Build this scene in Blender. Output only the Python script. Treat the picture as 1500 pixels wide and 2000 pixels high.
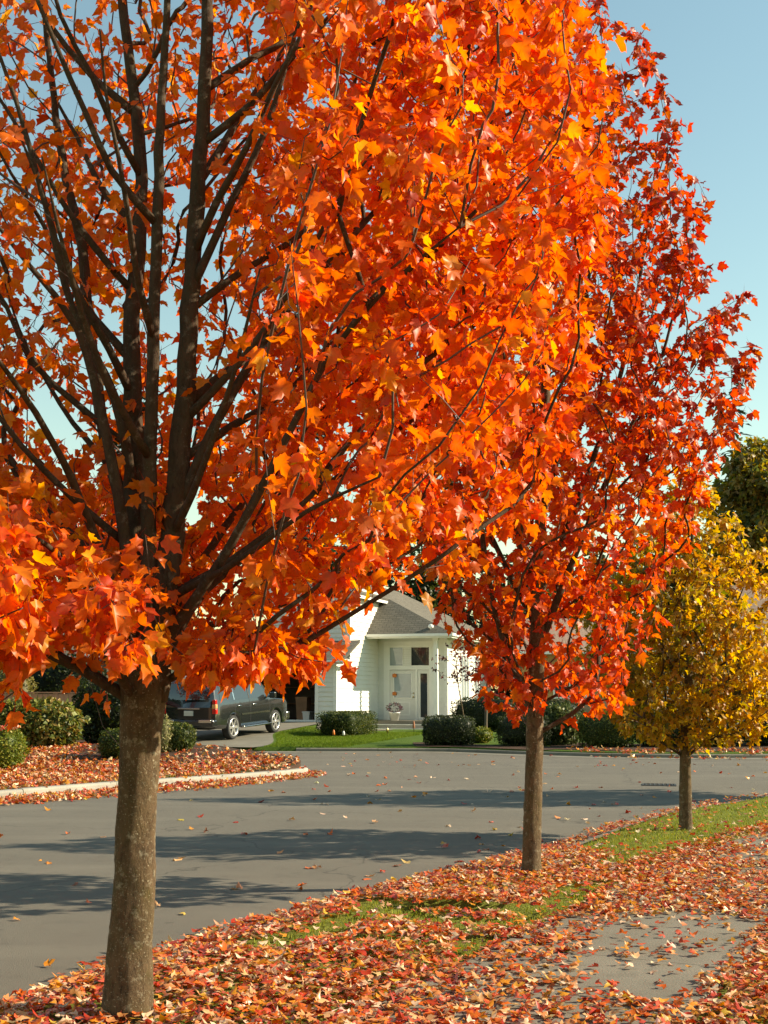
import bpy, bmesh, math, random
import numpy as np
from mathutils import Vector, Matrix
R = math.radians
rng = np.random.default_rng(7)
random.seed(7)
for o in list(bpy.data.objects):
    bpy.data.objects.remove(o)
scene = bpy.context.scene
col = scene.collection

# ------------------------------------------------------------------ camera
EYE = 1.72
cam_d = bpy.data.cameras.new("camera")
cam = bpy.data.objects.new("camera", cam_d)
col.objects.link(cam)
cam.location = (0, 0, EYE)
cam.rotation_euler = (R(90) + math.atan(352 / 2400), 0, 0)
cam_d.sensor_fit = 'VERTICAL'
cam_d.sensor_height = 36.0
cam_d.lens = 36.0 * 2400 / 2000
cam_d.clip_start = 0.1
cam_d.clip_end = 3000
scene.camera = cam

# ------------------------------------------------------------------ sky and sun
SUN_AZ = R(4)        # from +X (right) turned slightly away from the camera
SUN_EL = R(28.5)
world = bpy.data.worlds.new("World")
scene.world = world
world.use_nodes = True
wn = world.node_tree
wn.nodes.clear()
sky = wn.nodes.new('ShaderNodeTexSky')
sky.sky_type = 'NISHITA'
sky.sun_disc = False
sky.sun_elevation = SUN_EL
sky.sun_rotation = R(90) - SUN_AZ
sky.altitude = 50
sky.air_density = 1.5
sky.dust_density = 0.0
sky.ozone_density = 1.0
bg = wn.nodes.new('ShaderNodeBackground')
bg.inputs[1].default_value = 0.08
wo = wn.nodes.new('ShaderNodeOutputWorld')
wb = wn.nodes.new('ShaderNodeMix')          # warm daylight white balance of the whole sky
wb.data_type = 'RGBA'; wb.blend_type = 'MULTIPLY'
wb.inputs[0].default_value = 1.0
wb.inputs[7].default_value = (1.13, 1.19, 1.0, 1)
wn.links.new(sky.outputs[0], wb.inputs[6])
wn.links.new(wb.outputs[2], bg.inputs[0])
wn.links.new(bg.outputs[0], wo.inputs[0])

sun_d = bpy.data.lights.new("sun", 'SUN')
sun_d.energy = 5.0
sun_d.angle = R(0.53)
sun_d.color = (1.0, 0.86, 0.62)
sun = bpy.data.objects.new("sun", sun_d)
col.objects.link(sun)
sdir = Vector((math.cos(SUN_EL) * math.cos(SUN_AZ), math.cos(SUN_EL) * math.sin(SUN_AZ), math.sin(SUN_EL)))
sun.rotation_euler = (-sdir).to_track_quat('-Z', 'Y').to_euler()
sun.location = sdir * 60

scene.view_settings.view_transform = 'Standard'
scene.view_settings.look = 'None'
scene.view_settings.gamma = 1.0
scene.view_settings.use_curve_mapping = False
scene.view_settings.exposure = 1.05
scene.render.engine = 'CYCLES'
cy = scene.cycles
cy.max_bounces = 7
cy.diffuse_bounces = 4
cy.glossy_bounces = 3
cy.transmission_bounces = 6
cy.transparent_max_bounces = 8
cy.caustics_reflective = False
cy.caustics_refractive = False
cy.use_denoising = True
try:
    cy.denoiser = 'OPENIMAGEDENOISE'
    cy.denoising_input_passes = 'RGB_ALBEDO_NORMAL'
except Exception:
    pass

# ------------------------------------------------------------------ helpers
def tag(o, label=None, cat=None, group=None, kind=None):
    if label: o['label'] = label
    if cat: o['category'] = cat
    if group: o['group'] = group
    if kind: o['kind'] = kind
    return o

def empty(name, loc=(0, 0, 0), rz=0.0):
    o = bpy.data.objects.new(name, None)
    o.empty_display_size = 0.2
    o.location = loc
    o.rotation_euler = (0, 0, rz)
    col.objects.link(o)
    return o

def link(name, me, parent=None, loc=None):
    o = bpy.data.objects.new(name, me)
    col.objects.link(o)
    if parent is not None:
        o.parent = parent
    if loc is not None:
        o.location = loc
    return o

def mesh_np(name, V, F, mat, colr=None, smooth=False):
    """V (n,3), F list of (m,k) index arrays, colr (n,3) per vertex."""
    me = bpy.data.meshes.new(name)
    V = np.asarray(V, dtype=np.float32)
    me.vertices.add(len(V))
    me.vertices.foreach_set('co', V.ravel())
    if not isinstance(F, (list, tuple)):
        F = [F]
    loops = np.concatenate([np.asarray(f).ravel() for f in F]).astype(np.int32)
    sizes = np.concatenate([np.full(len(f), np.asarray(f).shape[1]) for f in F])
    starts = np.concatenate([[0], np.cumsum(sizes)[:-1]]).astype(np.int32)
    me.loops.add(len(loops))
    me.loops.foreach_set('vertex_index', loops)
    me.polygons.add(len(sizes))
    me.polygons.foreach_set('loop_start', starts)
    me.update(calc_edges=True)
    if smooth:
        me.polygons.foreach_set('use_smooth', np.ones(len(sizes), dtype=bool))
    if colr is not None:
        a = me.color_attributes.new('col', 'FLOAT_COLOR', 'POINT')
        c = np.ones((len(V), 4), dtype=np.float32)
        c[:, :3] = colr
        a.data.foreach_set('color', c.ravel())
    if mat is not None:
        me.materials.append(mat)
    return me

class MB:
    """collects quads / boxes / tubes into one mesh"""
    def __init__(self):
        self.v = []
        self.f = []
        self.s = []
    def add(self, vs, fs, smooth=False):
        b = len(self.v)
        self.v += [tuple(p) for p in vs]
        for f in fs:
            self.f.append(tuple(i + b for i in f))
            self.s.append(smooth)
        return self
    def box(self, c, d, rz=0.0, mtx=None):
        x, y, z = d[0] / 2, d[1] / 2, d[2] / 2
        vs = [Vector((sx * x, sy * y, sz * z)) for sz in (-1, 1) for sy in (-1, 1) for sx in (-1, 1)]
        m = Matrix.Translation(c) @ Matrix.Rotation(rz, 4, 'Z')
        if mtx is not None:
            m = mtx @ m
        vs = [m @ p for p in vs]
        return self.add(vs, [(0, 2, 3, 1), (4, 5, 7, 6), (0, 1, 5, 4), (2, 6, 7, 3), (0, 4, 6, 2), (1, 3, 7, 5)])
    def bx(self, x0, x1, y0, y1, z0, z1):
        return self.box(((x0 + x1) / 2, (y0 + y1) / 2, (z0 + z1) / 2), (abs(x1 - x0), abs(y1 - y0), abs(z1 - z0)))
    def tube(self, pts, rad, k=8, cap=True, rough=0.0, smooth=True):
        V, F = tube_np(np.array(pts, float), np.array(rad, float), k, rough)
        b = len(self.v)
        self.add(V, F, smooth)
        if cap:
            n = len(pts)
            self.f.append(tuple(b + i for i in range(k))[::-1]); self.s.append(False)
            self.f.append(tuple(b + (n - 1) * k + i for i in range(k))); self.s.append(False)
        return self
    def lathe(self, prof, c, k=20, axis='Z', smooth=True):
        vs = []
        for (r, h) in prof:
            for i in range(k):
                a = 2 * math.pi * i / k
                p = (r * math.cos(a), r * math.sin(a), h)
                if axis == 'Y':
                    p = (p[0], p[2], p[1])
                elif axis == 'X':
                    p = (p[2], p[0], p[1])
                vs.append((p[0] + c[0], p[1] + c[1], p[2] + c[2]))
        fs = []
        for j in range(len(prof) - 1):
            for i in range(k):
                fs.append((j * k + i, j * k + (i + 1) % k, (j + 1) * k + (i + 1) % k, (j + 1) * k + i))
        return self.add(vs, fs, smooth)
    def build(self, name, mat, parent=None, bevel=0.0, loc=None):
        me = bpy.data.meshes.new(name)
        me.from_pydata([tuple(p) for p in self.v], [], self.f)
        me.polygons.foreach_set('use_smooth', np.array(self.s, dtype=bool))
        if mat is not None:
            me.materials.append(mat)
        bm = bmesh.new(); bm.from_mesh(me)
        bmesh.ops.recalc_face_normals(bm, faces=bm.faces)
        if bevel > 0:
            bmesh.ops.bevel(bm, geom=[e for e in bm.edges if e.is_manifold and e.calc_face_angle(0) > 0.6], offset=bevel, segments=2, affect='EDGES', profile=0.5)
        bm.to_mesh(me); bm.free()
        me.update()
        return link(name, me, parent, loc)

def tube_np(P, rad, k, rough=0.0):
    n = len(P)
    T = np.gradient(P, axis=0)
    T /= np.linalg.norm(T, axis=1)[:, None] + 1e-9
    ref = np.array([0.3, 0.2, 1.0]) if abs(T[:, 2]).mean() < 0.8 else np.array([1.0, 0.2, 0.1])
    A = np.cross(T, ref); A /= np.linalg.norm(A, axis=1)[:, None] + 1e-9
    B = np.cross(T, A)
    ang = np.arange(k) * 2 * math.pi / k
    rr = np.repeat(rad[:, None], k, axis=1)
    if rough:
        rr = rr * (1 + rough * rng.normal(size=(n, k)))
    V = P[:, None, :] + rr[:, :, None] * (np.cos(ang)[None, :, None] * A[:, None, :] + np.sin(ang)[None, :, None] * B[:, None, :])
    V = V.reshape(-1, 3)
    i = np.arange(n - 1)[:, None] * k
    j = np.arange(k)[None, :]
    j2 = (j + 1) % k
    F = np.stack([i + j, i + j2, i + k + j2, i + k + j], axis=-1).reshape(-1, 4)
    return V, F.tolist()

def resample(pts, step):
    P = np.array(pts, float)
    # catmull-rom densified
    out = [P[0]]
    for i in range(len(P) - 1):
        p0 = P[max(i - 1, 0)]; p1 = P[i]; p2 = P[i + 1]; p3 = P[min(i + 2, len(P) - 1)]
        m = max(1, int(np.linalg.norm(p2 - p1) / step))
        for q in range(1, m + 1):
            t = q / m
            out.append(0.5 * ((2 * p1) + (-p0 + p2) * t + (2 * p0 - 5 * p1 + 4 * p2 - p3) * t * t + (-p0 + 3 * p1 - 3 * p2 + p3) * t ** 3))
    return np.array(out)

# ------------------------------------------------------------------ materials
class NT:
    def __init__(self, name):
        self.m = bpy.data.materials.new(name)
        self.m.use_nodes = True
        self.t = self.m.node_tree
        self.t.nodes.clear()
        self.out = self.n('ShaderNodeOutputMaterial')
    def n(self, typ, **kw):
        nd = self.t.nodes.new(typ)
        for k, v in kw.items():
            if k.startswith('i_'):
                key = k[2:]
                key = int(key) if key.isdigit() else key.replace('_', ' ')
                nd.inputs[key].default_value = v
            else:
                setattr(nd, k, v)
        return nd
    def l(self, a, b):
        self.t.links.new(a, b)
        return b
    def coord(self, scale=(1, 1, 1), kind='Object'):
        tc = self.n('ShaderNodeTexCoord')
        mp = self.n('ShaderNodeMapping')
        mp.inputs['Scale'].default_value = scale
        self.l(tc.outputs[kind], mp.inputs[0])
        return mp.outputs[0]
    def noise(self, vec, scale, detail=4, rough=0.6):
        nd = self.n('ShaderNodeTexNoise')
        nd.inputs['Scale'].default_value = scale
        nd.inputs['Detail'].default_value = detail
        nd.inputs['Roughness'].default_value = rough
        if vec is not None:
            self.l(vec, nd.inputs['Vector'])
        return nd.outputs['Fac']
    def ramp(self, fac, stops):
        nd = self.n('ShaderNodeValToRGB')
        e = nd.color_ramp.elements
        while len(e) < len(stops):
            e.new(0.5)
        for i, (p, c) in enumerate(stops):
            e[i].position = p
            e[i].color = (*c, 1) if len(c) == 3 else c
        self.l(fac, nd.inputs[0])
        return nd.outputs[0]
    def mix(self, fac, a, b, blend='MIX'):
        nd = self.n('ShaderNodeMix', data_type='RGBA', blend_type=blend)
        for sock, v in ((nd.inputs[0], fac), (nd.inputs[6], a), (nd.inputs[7], b)):
            if isinstance(v, (int, float)):
                sock.default_value = v
            elif isinstance(v, tuple):
                sock.default_value = (*v, 1) if len(v) == 3 else v
            else:
                self.l(v, sock)
        return nd.outputs[2]
    def bump(self, h, strength=0.3, dist=0.02):
        nd = self.n('ShaderNodeBump')
        nd.inputs['Strength'].default_value = strength
        nd.inputs['Distance'].default_value = dist
        self.l(h, nd.inputs['Height'])
        return nd.outputs[0]
    def pbsdf(self, color, rough=0.6, metal=0.0, spec=0.5, normal=None, coat=0.0, emit=None):
        nd = self.n('ShaderNodeBsdfPrincipled')
        if isinstance(color, tuple):
            nd.inputs['Base Color'].default_value = (*color, 1)
        else:
            self.l(color, nd.inputs['Base Color'])
        if isinstance(rough, (int, float)):
            nd.inputs['Roughness'].default_value = rough
        else:
            self.l(rough, nd.inputs['Roughness'])
        nd.inputs['Metallic'].default_value = metal
        nd.inputs['Specular IOR Level'].default_value = spec
        nd.inputs['Coat Weight'].default_value = coat
        nd.inputs['Coat Roughness'].default_value = 0.05
        if normal is not None:
            self.l(normal, nd.inputs['Normal'])
        return nd.outputs[0]
    def done(self, sh):
        self.l(sh, self.out.inputs[0])
        return self.m

def simple(name, color, rough=0.6, metal=0.0, spec=0.5, var=0.12, scale=6.0, bump=0.0, coat=0.0):
    t = NT(name)
    v = t.coord()
    n = t.noise(v, scale, 5)
    lo = tuple(c * (1 - var) for c in color)
    hi = tuple(min(1, c * (1 + var)) for c in color)
    c = t.ramp(n, [(0.3, lo), (0.7, hi)])
    nb = t.bump(t.noise(v, scale * 8, 3), bump, 0.01) if bump else None
    return t.done(t.pbsdf(c, rough, metal, spec, nb, coat))

def leaf_material(name, trans=0.5, rough=0.42, spec=0.45, sat=1.25):
    t = NT(name)
    a = t.n('ShaderNodeAttribute', attribute_name='col')
    v = t.coord()
    n = t.noise(v, 55, 3)
    c = t.mix(0.22, a.outputs['Color'], t.ramp(n, [(0.35, (0.35, 0.3, 0.25)), (0.65, (1, 1, 1))]), 'MULTIPLY')
    hs = t.n('ShaderNodeHueSaturation')
    hs.inputs['Saturation'].default_value = sat
    hs.inputs['Value'].default_value = 1.15
    t.l(c, hs.inputs['Color'])
    p = t.pbsdf(c, rough, 0, spec)
    tr = t.n('ShaderNodeBsdfTranslucent')
    t.l(hs.outputs[0], tr.inputs[0])
    mx = t.n('ShaderNodeMixShader')
    mx.inputs[0].default_value = trans
    t.l(p, mx.inputs[1]); t.l(tr.outputs[0], mx.inputs[2])
    return t.done(mx.outputs[0])

def bark_material(name, dark, mid, pale, spots=0.62):
    t = NT(name)
    v = t.coord((1, 1, 0.45))
    n1 = t.noise(v, 26, 8, 0.75)
    c = t.ramp(n1, [(0.3, dark), (0.52, mid), (0.75, tuple(x * 1.25 for x in mid))])
    v2 = t.coord()
    big = t.noise(v2, 5, 3)
    c = t.mix(t.ramp(big, [(0.4, (0, 0, 0)), (0.7, (0.55, 0.55, 0.55))]), c, tuple(x * 0.9 for x in (mid[0] * .85, mid[1], mid[2] * .7)))
    moss = t.noise(v2, 9, 4, 0.7)
    c = t.mix(t.ramp(moss, [(0.55, (0, 0, 0)), (0.72, (0.6, 0.6, 0.6))]), c, (mid[0] * .75, mid[1] * .95, mid[2] * .45))
    blot = t.noise(v2, 14, 5, 0.75)
    c = t.mix(t.ramp(blot, [(0.56, (0, 0, 0)), (0.68, (0.55, 0.55, 0.55))]), c, tuple(x * .75 for x in pale))
    sp = t.noise(v2, 95, 3, 0.6)
    c = t.mix(t.ramp(sp, [(spots, (0, 0, 0)), (spots + 0.12, (0.6, 0.6, 0.6))]), c, pale)
    nb = t.bump(n1, 0.9, 0.02)
    return t.done(t.pbsdf(c, 0.85, 0, 0.2, nb))

M = {}
M['leaf'] = leaf_material('autumn_leaf', 0.6)
M['litter'] = leaf_material('fallen_leaf', 0.2, 0.36, 0.6, 1.05)
M['green_leaf'] = leaf_material('shrub_leaf', 0.3, 0.5, 0.3, 1.1)
M['grass_blade'] = leaf_material('grass_blade', 0.35, 0.7, 0.15, 1.1)
M['needle'] = leaf_material('fir_needle', 0.15, 0.6, 0.3, 1.0)
M['bark'] = bark_material('maple_bark', (0.028, 0.016, 0.009), (0.112, 0.073, 0.04), (0.5, 0.45, 0.32), 0.61)
M['shaded_limb_bark'] = bark_material('shaded_limb_bark', (0.026, 0.016, 0.01), (0.075, 0.048, 0.03), (0.3, 0.26, 0.2), 0.66)  # bark darkened to put the crown's shade into the limb colour
M['bark_far'] = bark_material('rough_bark', (0.05, 0.035, 0.025), (0.13, 0.1, 0.075), (0.3, 0.28, 0.22), 0.7)
M['twig'] = simple('twig_bark', (0.085, 0.055, 0.042), 0.7, var=0.3)

t = NT('asphalt')
v = t.coord()
c = t.ramp(t.noise(v, 0.35, 5), [(0.3, (0.116, 0.101, 0.076)), (0.7, (0.158, 0.138, 0.104))])
c = t.mix(0.5, c, t.ramp(t.noise(v, 160, 2), [(0.35, (0.05, 0.047, 0.042)), (0.62, (0.2, 0.185, 0.16))]))
c = t.mix(t.ramp(t.noise(v, 2.2, 6, 0.75), [(0.53, (0, 0, 0)), (0.72, (0.5, 0.5, 0.5))]), c, (0.075, 0.068, 0.058))
c = t.mix(t.ramp(t.noise(t.coord((.25, 1.2, 1)), 0.9, 4, 0.6), [(0.5, (0, 0, 0)), (0.7, (0.4, 0.4, 0.4))]), c, (0.2, 0.18, 0.145))
c = t.mix(t.ramp(t.noise(v, 7, 2), [(0.7, (0, 0, 0)), (0.76, (0.6, 0.6, 0.6))]), c, (0.05, 0.046, 0.04))
vo = t.n('ShaderNodeTexVoronoi', feature='DISTANCE_TO_EDGE')
vo.inputs['Scale'].default_value = 0.22
nz = t.n('ShaderNodeTexNoise'); nz.inputs['Scale'].default_value = 1.5; nz.inputs['Detail'].default_value = 6
t.l(v, nz.inputs['Vector'])
add = t.n('ShaderNodeVectorMath', operation='ADD')
t.l(v, add.inputs[0]); t.l(nz.outputs['Color'], add.inputs[1]); t.l(add.outputs[0], vo.inputs['Vector'])
c = t.mix(t.ramp(vo.outputs['Distance'], [(0.0, (0.7, 0.7, 0.7)), (0.0035, (0, 0, 0))]), c, (0.04, 0.037, 0.033))
M['asphalt'] = t.done(t.pbsdf(c, 0.9, 0, 0.25, t.bump(t.noise(v, 140, 3), 0.6, 0.01)))

def concrete(name, a, b):
    t = NT(name)
    v = t.coord()
    c = t.ramp(t.noise(v, 1.2, 6, 0.7), [(0.3, a), (0.7, b)])
    c = t.mix(0.3, c, t.ramp(t.noise(v, 90, 2), [(0.3, tuple(x * .6 for x in a)), (0.7, b)]))
    c = t.mix(t.ramp(t.noise(v, 4, 5, 0.8), [(0.55, (0, 0, 0)), (0.75, (0.5, 0.5, 0.5))]), c, tuple(x * 0.5 for x in a))
    return t.done(t.pbsdf(c, 0.88, 0, 0.25, t.bump(t.noise(v, 70, 4), 0.35, 0.01)))
M['concrete'] = concrete('concrete', (0.14, 0.128, 0.1), (0.23, 0.21, 0.168))
M['curb'] = concrete('curb_concrete', (0.3, 0.28, 0.24), (0.42, 0.4, 0.34))

t = NT('turf_soil')
v = t.coord()
c = t.ramp(t.noise(v, 3, 6, 0.7), [(0.3, (0.09, 0.11, 0.016)), (0.55, (0.17, 0.19, 0.028)), (0.75, (0.23, 0.23, 0.045))])
c = t.mix(0.45, c, t.ramp(t.noise(v, 70, 3), [(0.35, (0.05, 0.06, 0.012)), (0.65, (0.23, 0.25, 0.045))]))
M['turf'] = t.done(t.pbsdf(c, 0.95, 0, 0.1, t.bump(t.noise(v, 80, 3), 0.7, 0.03)))

t = NT('lawn')
v = t.coord()
c = t.ramp(t.noise(v, 0.8, 6, 0.7), [(0.3, (0.05, 0.095, 0.014)), (0.7, (0.1, 0.155, 0.025))])
c = t.mix(0.4, c, t.ramp(t.noise(v, 30, 3), [(0.35, (0.03, 0.05, 0.008)), (0.65, (0.13, 0.19, 0.03))]))
M['lawn'] = t.done(t.pbsdf(c, 0.95, 0, 0.1, t.bump(t.noise(v, 40, 3), 0.8, 0.04)))

t = NT('bark_mulch')
v = t.coord()
c = t.ramp(t.noise(v, 45, 4, 0.7), [(0.3, (0.03, 0.017, 0.011)), (0.7, (0.115, 0.07, 0.048))])
M['mulch'] = t.done(t.pbsdf(c, 0.95, 0, 0.15, t.bump(t.noise(v, 40, 4), 0.9, 0.03)))

M['siding'] = simple('painted_siding', (0.72, 0.70, 0.64), 0.6, var=0.05, scale=1.5)
M['trim'] = simple('white_trim_paint', (0.8, 0.78, 0.73), 0.5, var=0.04, scale=2)
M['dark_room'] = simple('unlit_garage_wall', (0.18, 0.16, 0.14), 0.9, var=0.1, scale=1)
M['glass'] = simple('window_glass', (0.035, 0.042, 0.045), 0.03, spec=0.9, var=0.2, scale=0.5)
M['pale_glass'] = simple('pale_reflection_glass', (0.30, 0.34, 0.36), 0.06, spec=0.8, var=0.15, scale=1.2)  # pale base colour; in the door pane it paints a grey reflection
M['door'] = simple('white_door_paint', (0.7, 0.68, 0.63), 0.4, var=0.03)
M['brass'] = simple('brass', (0.6, 0.45, 0.2), 0.3, metal=1.0)
M['pumpkin'] = simple('pumpkin_orange', (0.7, 0.2, 0.03), 0.5, var=0.15)
M['terracotta'] = simple('terracotta', (0.35, 0.14, 0.07), 0.8)
M['white_plastic'] = simple('white_plastic', (0.75, 0.74, 0.7), 0.4, var=0.04)
M['cedar'] = simple('cedar_board', (0.4, 0.23, 0.14), 0.8, var=0.3, scale=2.0, bump=0.2)
M['tan_wall'] = simple('tan_stucco', (0.42, 0.24, 0.085), 0.85, var=0.1)
M['blue_wall'] = simple('blue_grey_siding', (0.17, 0.24, 0.27), 0.7, var=0.1)
M['brick_red'] = simple('brown_brick', (0.26, 0.13, 0.08), 0.85, var=0.25)
M['iron'] = simple('cast_iron', (0.045, 0.043, 0.04), 0.6, metal=0.6)

def shingle(name, a, b):
    t = NT(name)
    v = t.coord((1, 1, 1), 'UV')
    br = t.n('ShaderNodeTexBrick')
    br.offset = 0.5
    br.inputs['Scale'].default_value = 1.0
    br.inputs['Color1'].default_value = (*a, 1)
    br.inputs['Color2'].default_value = (*b, 1)
    br.inputs['Mortar'].default_value = (*[x * 0.45 for x in a], 1)
    br.inputs['Mortar Size'].default_value = 0.012
    br.inputs['Brick Width'].default_value = 0.3
    br.inputs['Row Height'].default_value = 0.14
    t.l(v, br.inputs['Vector'])
    c = t.mix(0.35, br.outputs['Color'], t.ramp(t.noise(v, 18, 4), [(0.3, tuple(x * .6 for x in a)), (0.7, tuple(x * 1.3 for x in b))]))
    return t.done(t.pbsdf(c, 0.92, 0, 0.15, t.bump(br.outputs['Fac'], 0.6, -0.02)))
M['shingle'] = shingle('grey_shingle', (0.125, 0.112, 0.09), (0.18, 0.163, 0.132))
M['shingle_tan'] = shingle('tan_shingle', (0.3, 0.2, 0.15), (0.36, 0.25, 0.19))

# ------------------------------------------------------------------ terrain
def sstep(x, a, b):
    t = np.clip((np.asarray(x, float) - a) / (b - a), 0, 1)
    return t * t * (3 - 2 * t)

TH = R(18)
HA = np.array([-1.86, 48.0])
HU = np.array([math.cos(TH), -math.sin(TH)])
HV = np.array([math.sin(TH), math.cos(TH)])
def to_uv(x, y):
    dx = np.asarray(x, float) - HA[0]; dy = np.asarray(y, float) - HA[1]
    return dx * HU[0] + dy * HU[1], dx * HV[0] + dy * HV[1]
def uv(u, v, z=0.0):
    p = HA + u * HU + v * HV
    return (p[0], p[1], z)

def wob(x, y, s=1.0):
    return (np.sin(x * 2.1 * s + 1.3 * np.sin(y * 1.7 * s)) + np.sin(y * 2.7 * s + 1.1 * np.cos(x * 1.3 * s + 2))) * 0.5

LIP = np.array([(0.2, 9.46), (0.4, 9.43), (0.6, 9.39), (0.8, 9.31), (1.0, 9.22)])
def seg_dist(x, y, P):
    x = np.asarray(x, float); y = np.asarray(y, float)
    best = np.full(np.broadcast(x, y).shape, 1e9)
    for a, b in zip(P[:-1], P[1:]):
        a = np.array(a, float); b = np.array(b, float)
        d = b - a
        t = np.clip(((x - a[0]) * d[0] + (y - a[1]) * d[1]) / (d @ d + 1e-9), 0, 1)
        best = np.minimum(best, np.hypot(x - a[0] - t * d[0], y - a[1] - t * d[1]))
    return best

def near_z(x, y):
    z = 0.12 + 0.012 * wob(x, y, 1.0) + 0.006 * wob(x + 5, y, 3.1)
    z = z - 0.12 * np.exp(-(seg_dist(x, y, LIP - np.array([0, 0.03])) / 0.07) ** 2) + 0.055 * np.exp(-(seg_dist(x, y, LIP + np.array([0, 0.17])) / 0.12) ** 2)
    return z
def bed_z(x, y):
    return 0.11 + 0.34 * sstep(y, 24.8, 29.6) + 0.015 * wob(x, y, 1.2)
def far_z(x, y):
    u, v = to_uv(x, y)
    zl = 0.12 + 0.12 * np.clip((v + 11) / 9, 0, 1)
    zd = 0.12 + 0.46 * np.clip((v + 10.8) / 10.8, 0, 1)
    fl = 2.0 * sstep(v, -4.5, -11)
    w = sstep(u, 0.55 + fl, -0.35 + fl)
    z = zl * (1 - w) + zd * w
    return z + 0.35 * sstep(y, 60, 110)

def in_poly(x, y, P):
    x = np.asarray(x, float); y = np.asarray(y, float)
    r = np.zeros(x.shape, bool)
    n = len(P)
    for i in range(n):
        x1, y1 = P[i]; x2, y2 = P[(i + 1) % n]
        c = ((y1 > y) != (y2 > y)) & (x < (x2 - x1) * (y - y1) / (y2 - y1 + 1e-12) + x1)
        r ^= c
    return r

NEAR_CURB = resample([(-4.6, -6, 0), (-3.2, 1.5, 0), (-2.35, 5.4, 0), (-1.5, 7.7, 0), (-0.6, 9.5, 0), (0.4, 11.1, 0), (1.35, 12.55, 0), (2.1, 13.8, 0), (3.25, 16.1, 0), (4.8, 18.35, 0), (6.4, 19.95, 0), (9.5, 21.9, 0), (15, 24, 0), (30, 26.5, 0), (60, 29, 0)], 0.25)[:, :2]
BED_CURB = resample([(-32, -4, 0), (-22, 5, 0), (-13, 13.4, 0), (-9, 17.6, 0), (-6.28, 20.5, 0), (-4.85, 22.35, 0), (-3.45, 24.0, 0), (-2.5, 25.15, 0), (-1.85, 26.1, 0), (-1.62, 26.75, 0), (-1.75, 27.3, 0), (-2.25, 27.9, 0), (-3.2, 29.0, 0), (-4.6, 31.0, 0), (-6.2, 33.8, 0), (-8.5, 36.2, 0)], 0.2)[:, :2]
FAR_CURB = resample([(-60, 41, 0), (-25, 38.6, 0), (-12, 37.4, 0), (-3.45, 36.6, 0), (1.2, 36.45, 0), (2.3, 36.0, 0), (4.83, 34.1, 0), (7.2, 33.0, 0), (10.35, 33.0, 0), (18, 34.2, 0), (34, 36.5, 0), (60, 39, 0)], 0.4)[:, :2]

def loft(name, A, dirs, offs, zf, mat, kind='structure', skirt=0.3):
    """sheet that starts on polyline A and runs along dirs by offs, height zf(x,y)"""
    offs = np.array(offs, float)
    X = A[:, None, 0] + dirs[:, None, 0] * offs[None, :]
    Y = A[:, None, 1] + dirs[:, None, 1] * offs[None, :]
    Z = zf(X, Y)
    n, m = X.shape
    V = np.stack([X, Y, Z], -1)
    lo = np.stack([A[:, 0], A[:, 1], np.full(n, -skirt)], -1)[:, None, :]
    V = np.concatenate([lo, V], 1)
    m += 1
    V = V.reshape(-1, 3)
    i = np.arange(n - 1)[:, None] * m; j = np.arange(m - 1)[None, :]
    F = np.stack([i + j, i + m + j, i + m + j + 1, i + j + 1], -1).reshape(-1, 4)
    me = mesh_np(name, V, F, mat, smooth=True)
    o = link(name, me)
    tag(o, kind=kind)
    return o

# base ground to the horizon
g = MB()
n = 48
ring = [0, 30, 80, 200, 600, 1800]
vs = [(0, 0, -0.06)]
for r in ring[1:]:
    for k in range(n):
        a = 2 * math.pi * k / n
        vs.append((r * math.cos(a), r * math.sin(a) + 20, -0.06))
fs = [(0, 1 + k, 1 + (k + 1) % n) for k in range(n)]
for q in range(len(ring) - 2):
    for k in range(n):
        a0 = 1 + q * n; a1 = a0 + n
        fs.append((a0 + k, a1 + k, a1 + (k + 1) % n, a0 + (k + 1) % n))
g.add(vs, fs)
tag(g.build('ground', M['lawn']), 'open ground reaching to the horizon', kind='structure')

# road: one sheet under everything between the kerbs
g = MB()
nx, ny = 60, 40
xs = np.linspace(-60, 60, nx); ys = np.linspace(-8, 42.5, ny)
vs = [(x, y, 0.0) for y in ys for x in xs]
fs = [(j * nx + i, j * nx + i + 1, (j + 1) * nx + i + 1, (j + 1) * nx + i) for j in range(ny - 1) for i in range(nx - 1)]
g.add(vs, fs)
road = tag(g.build('road', M['asphalt']), 'worn grey asphalt street bending to the right', kind='structure')

def normals(P, side):
    T = np.gradient(P, axis=0)
    T /= np.linalg.norm(T, axis=1)[:, None]
    return np.stack([T[:, 1], -T[:, 0]], -1) * side

# near verge (right of the near kerb)
NC = NEAR_CURB
N = normals(NC, 1)
inn = NC + N * 0.15
offs = np.concatenate([np.arange(0, 6, 0.09), np.arange(6, 12, 0.4), [13, 16, 20, 30, 50]])
dirs = np.tile(np.array([[0.93, -0.36]]), (len(inn), 1))
offs = offs / 0.93
verge = loft('verge', inn, dirs, offs, near_z, M['turf'])
verge['label'] = 'leaf strewn grass verge in the foreground'

# bed island on the left
BC = BED_CURB
Nb = normals(BC, -1)
inb = BC + Nb * 0.16
mid = np.array([-14.0, 36.0])
k = np.argmin(np.hypot(inb[:, 0] + 1.75, inb[:, 1] - 27.0))
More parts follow.
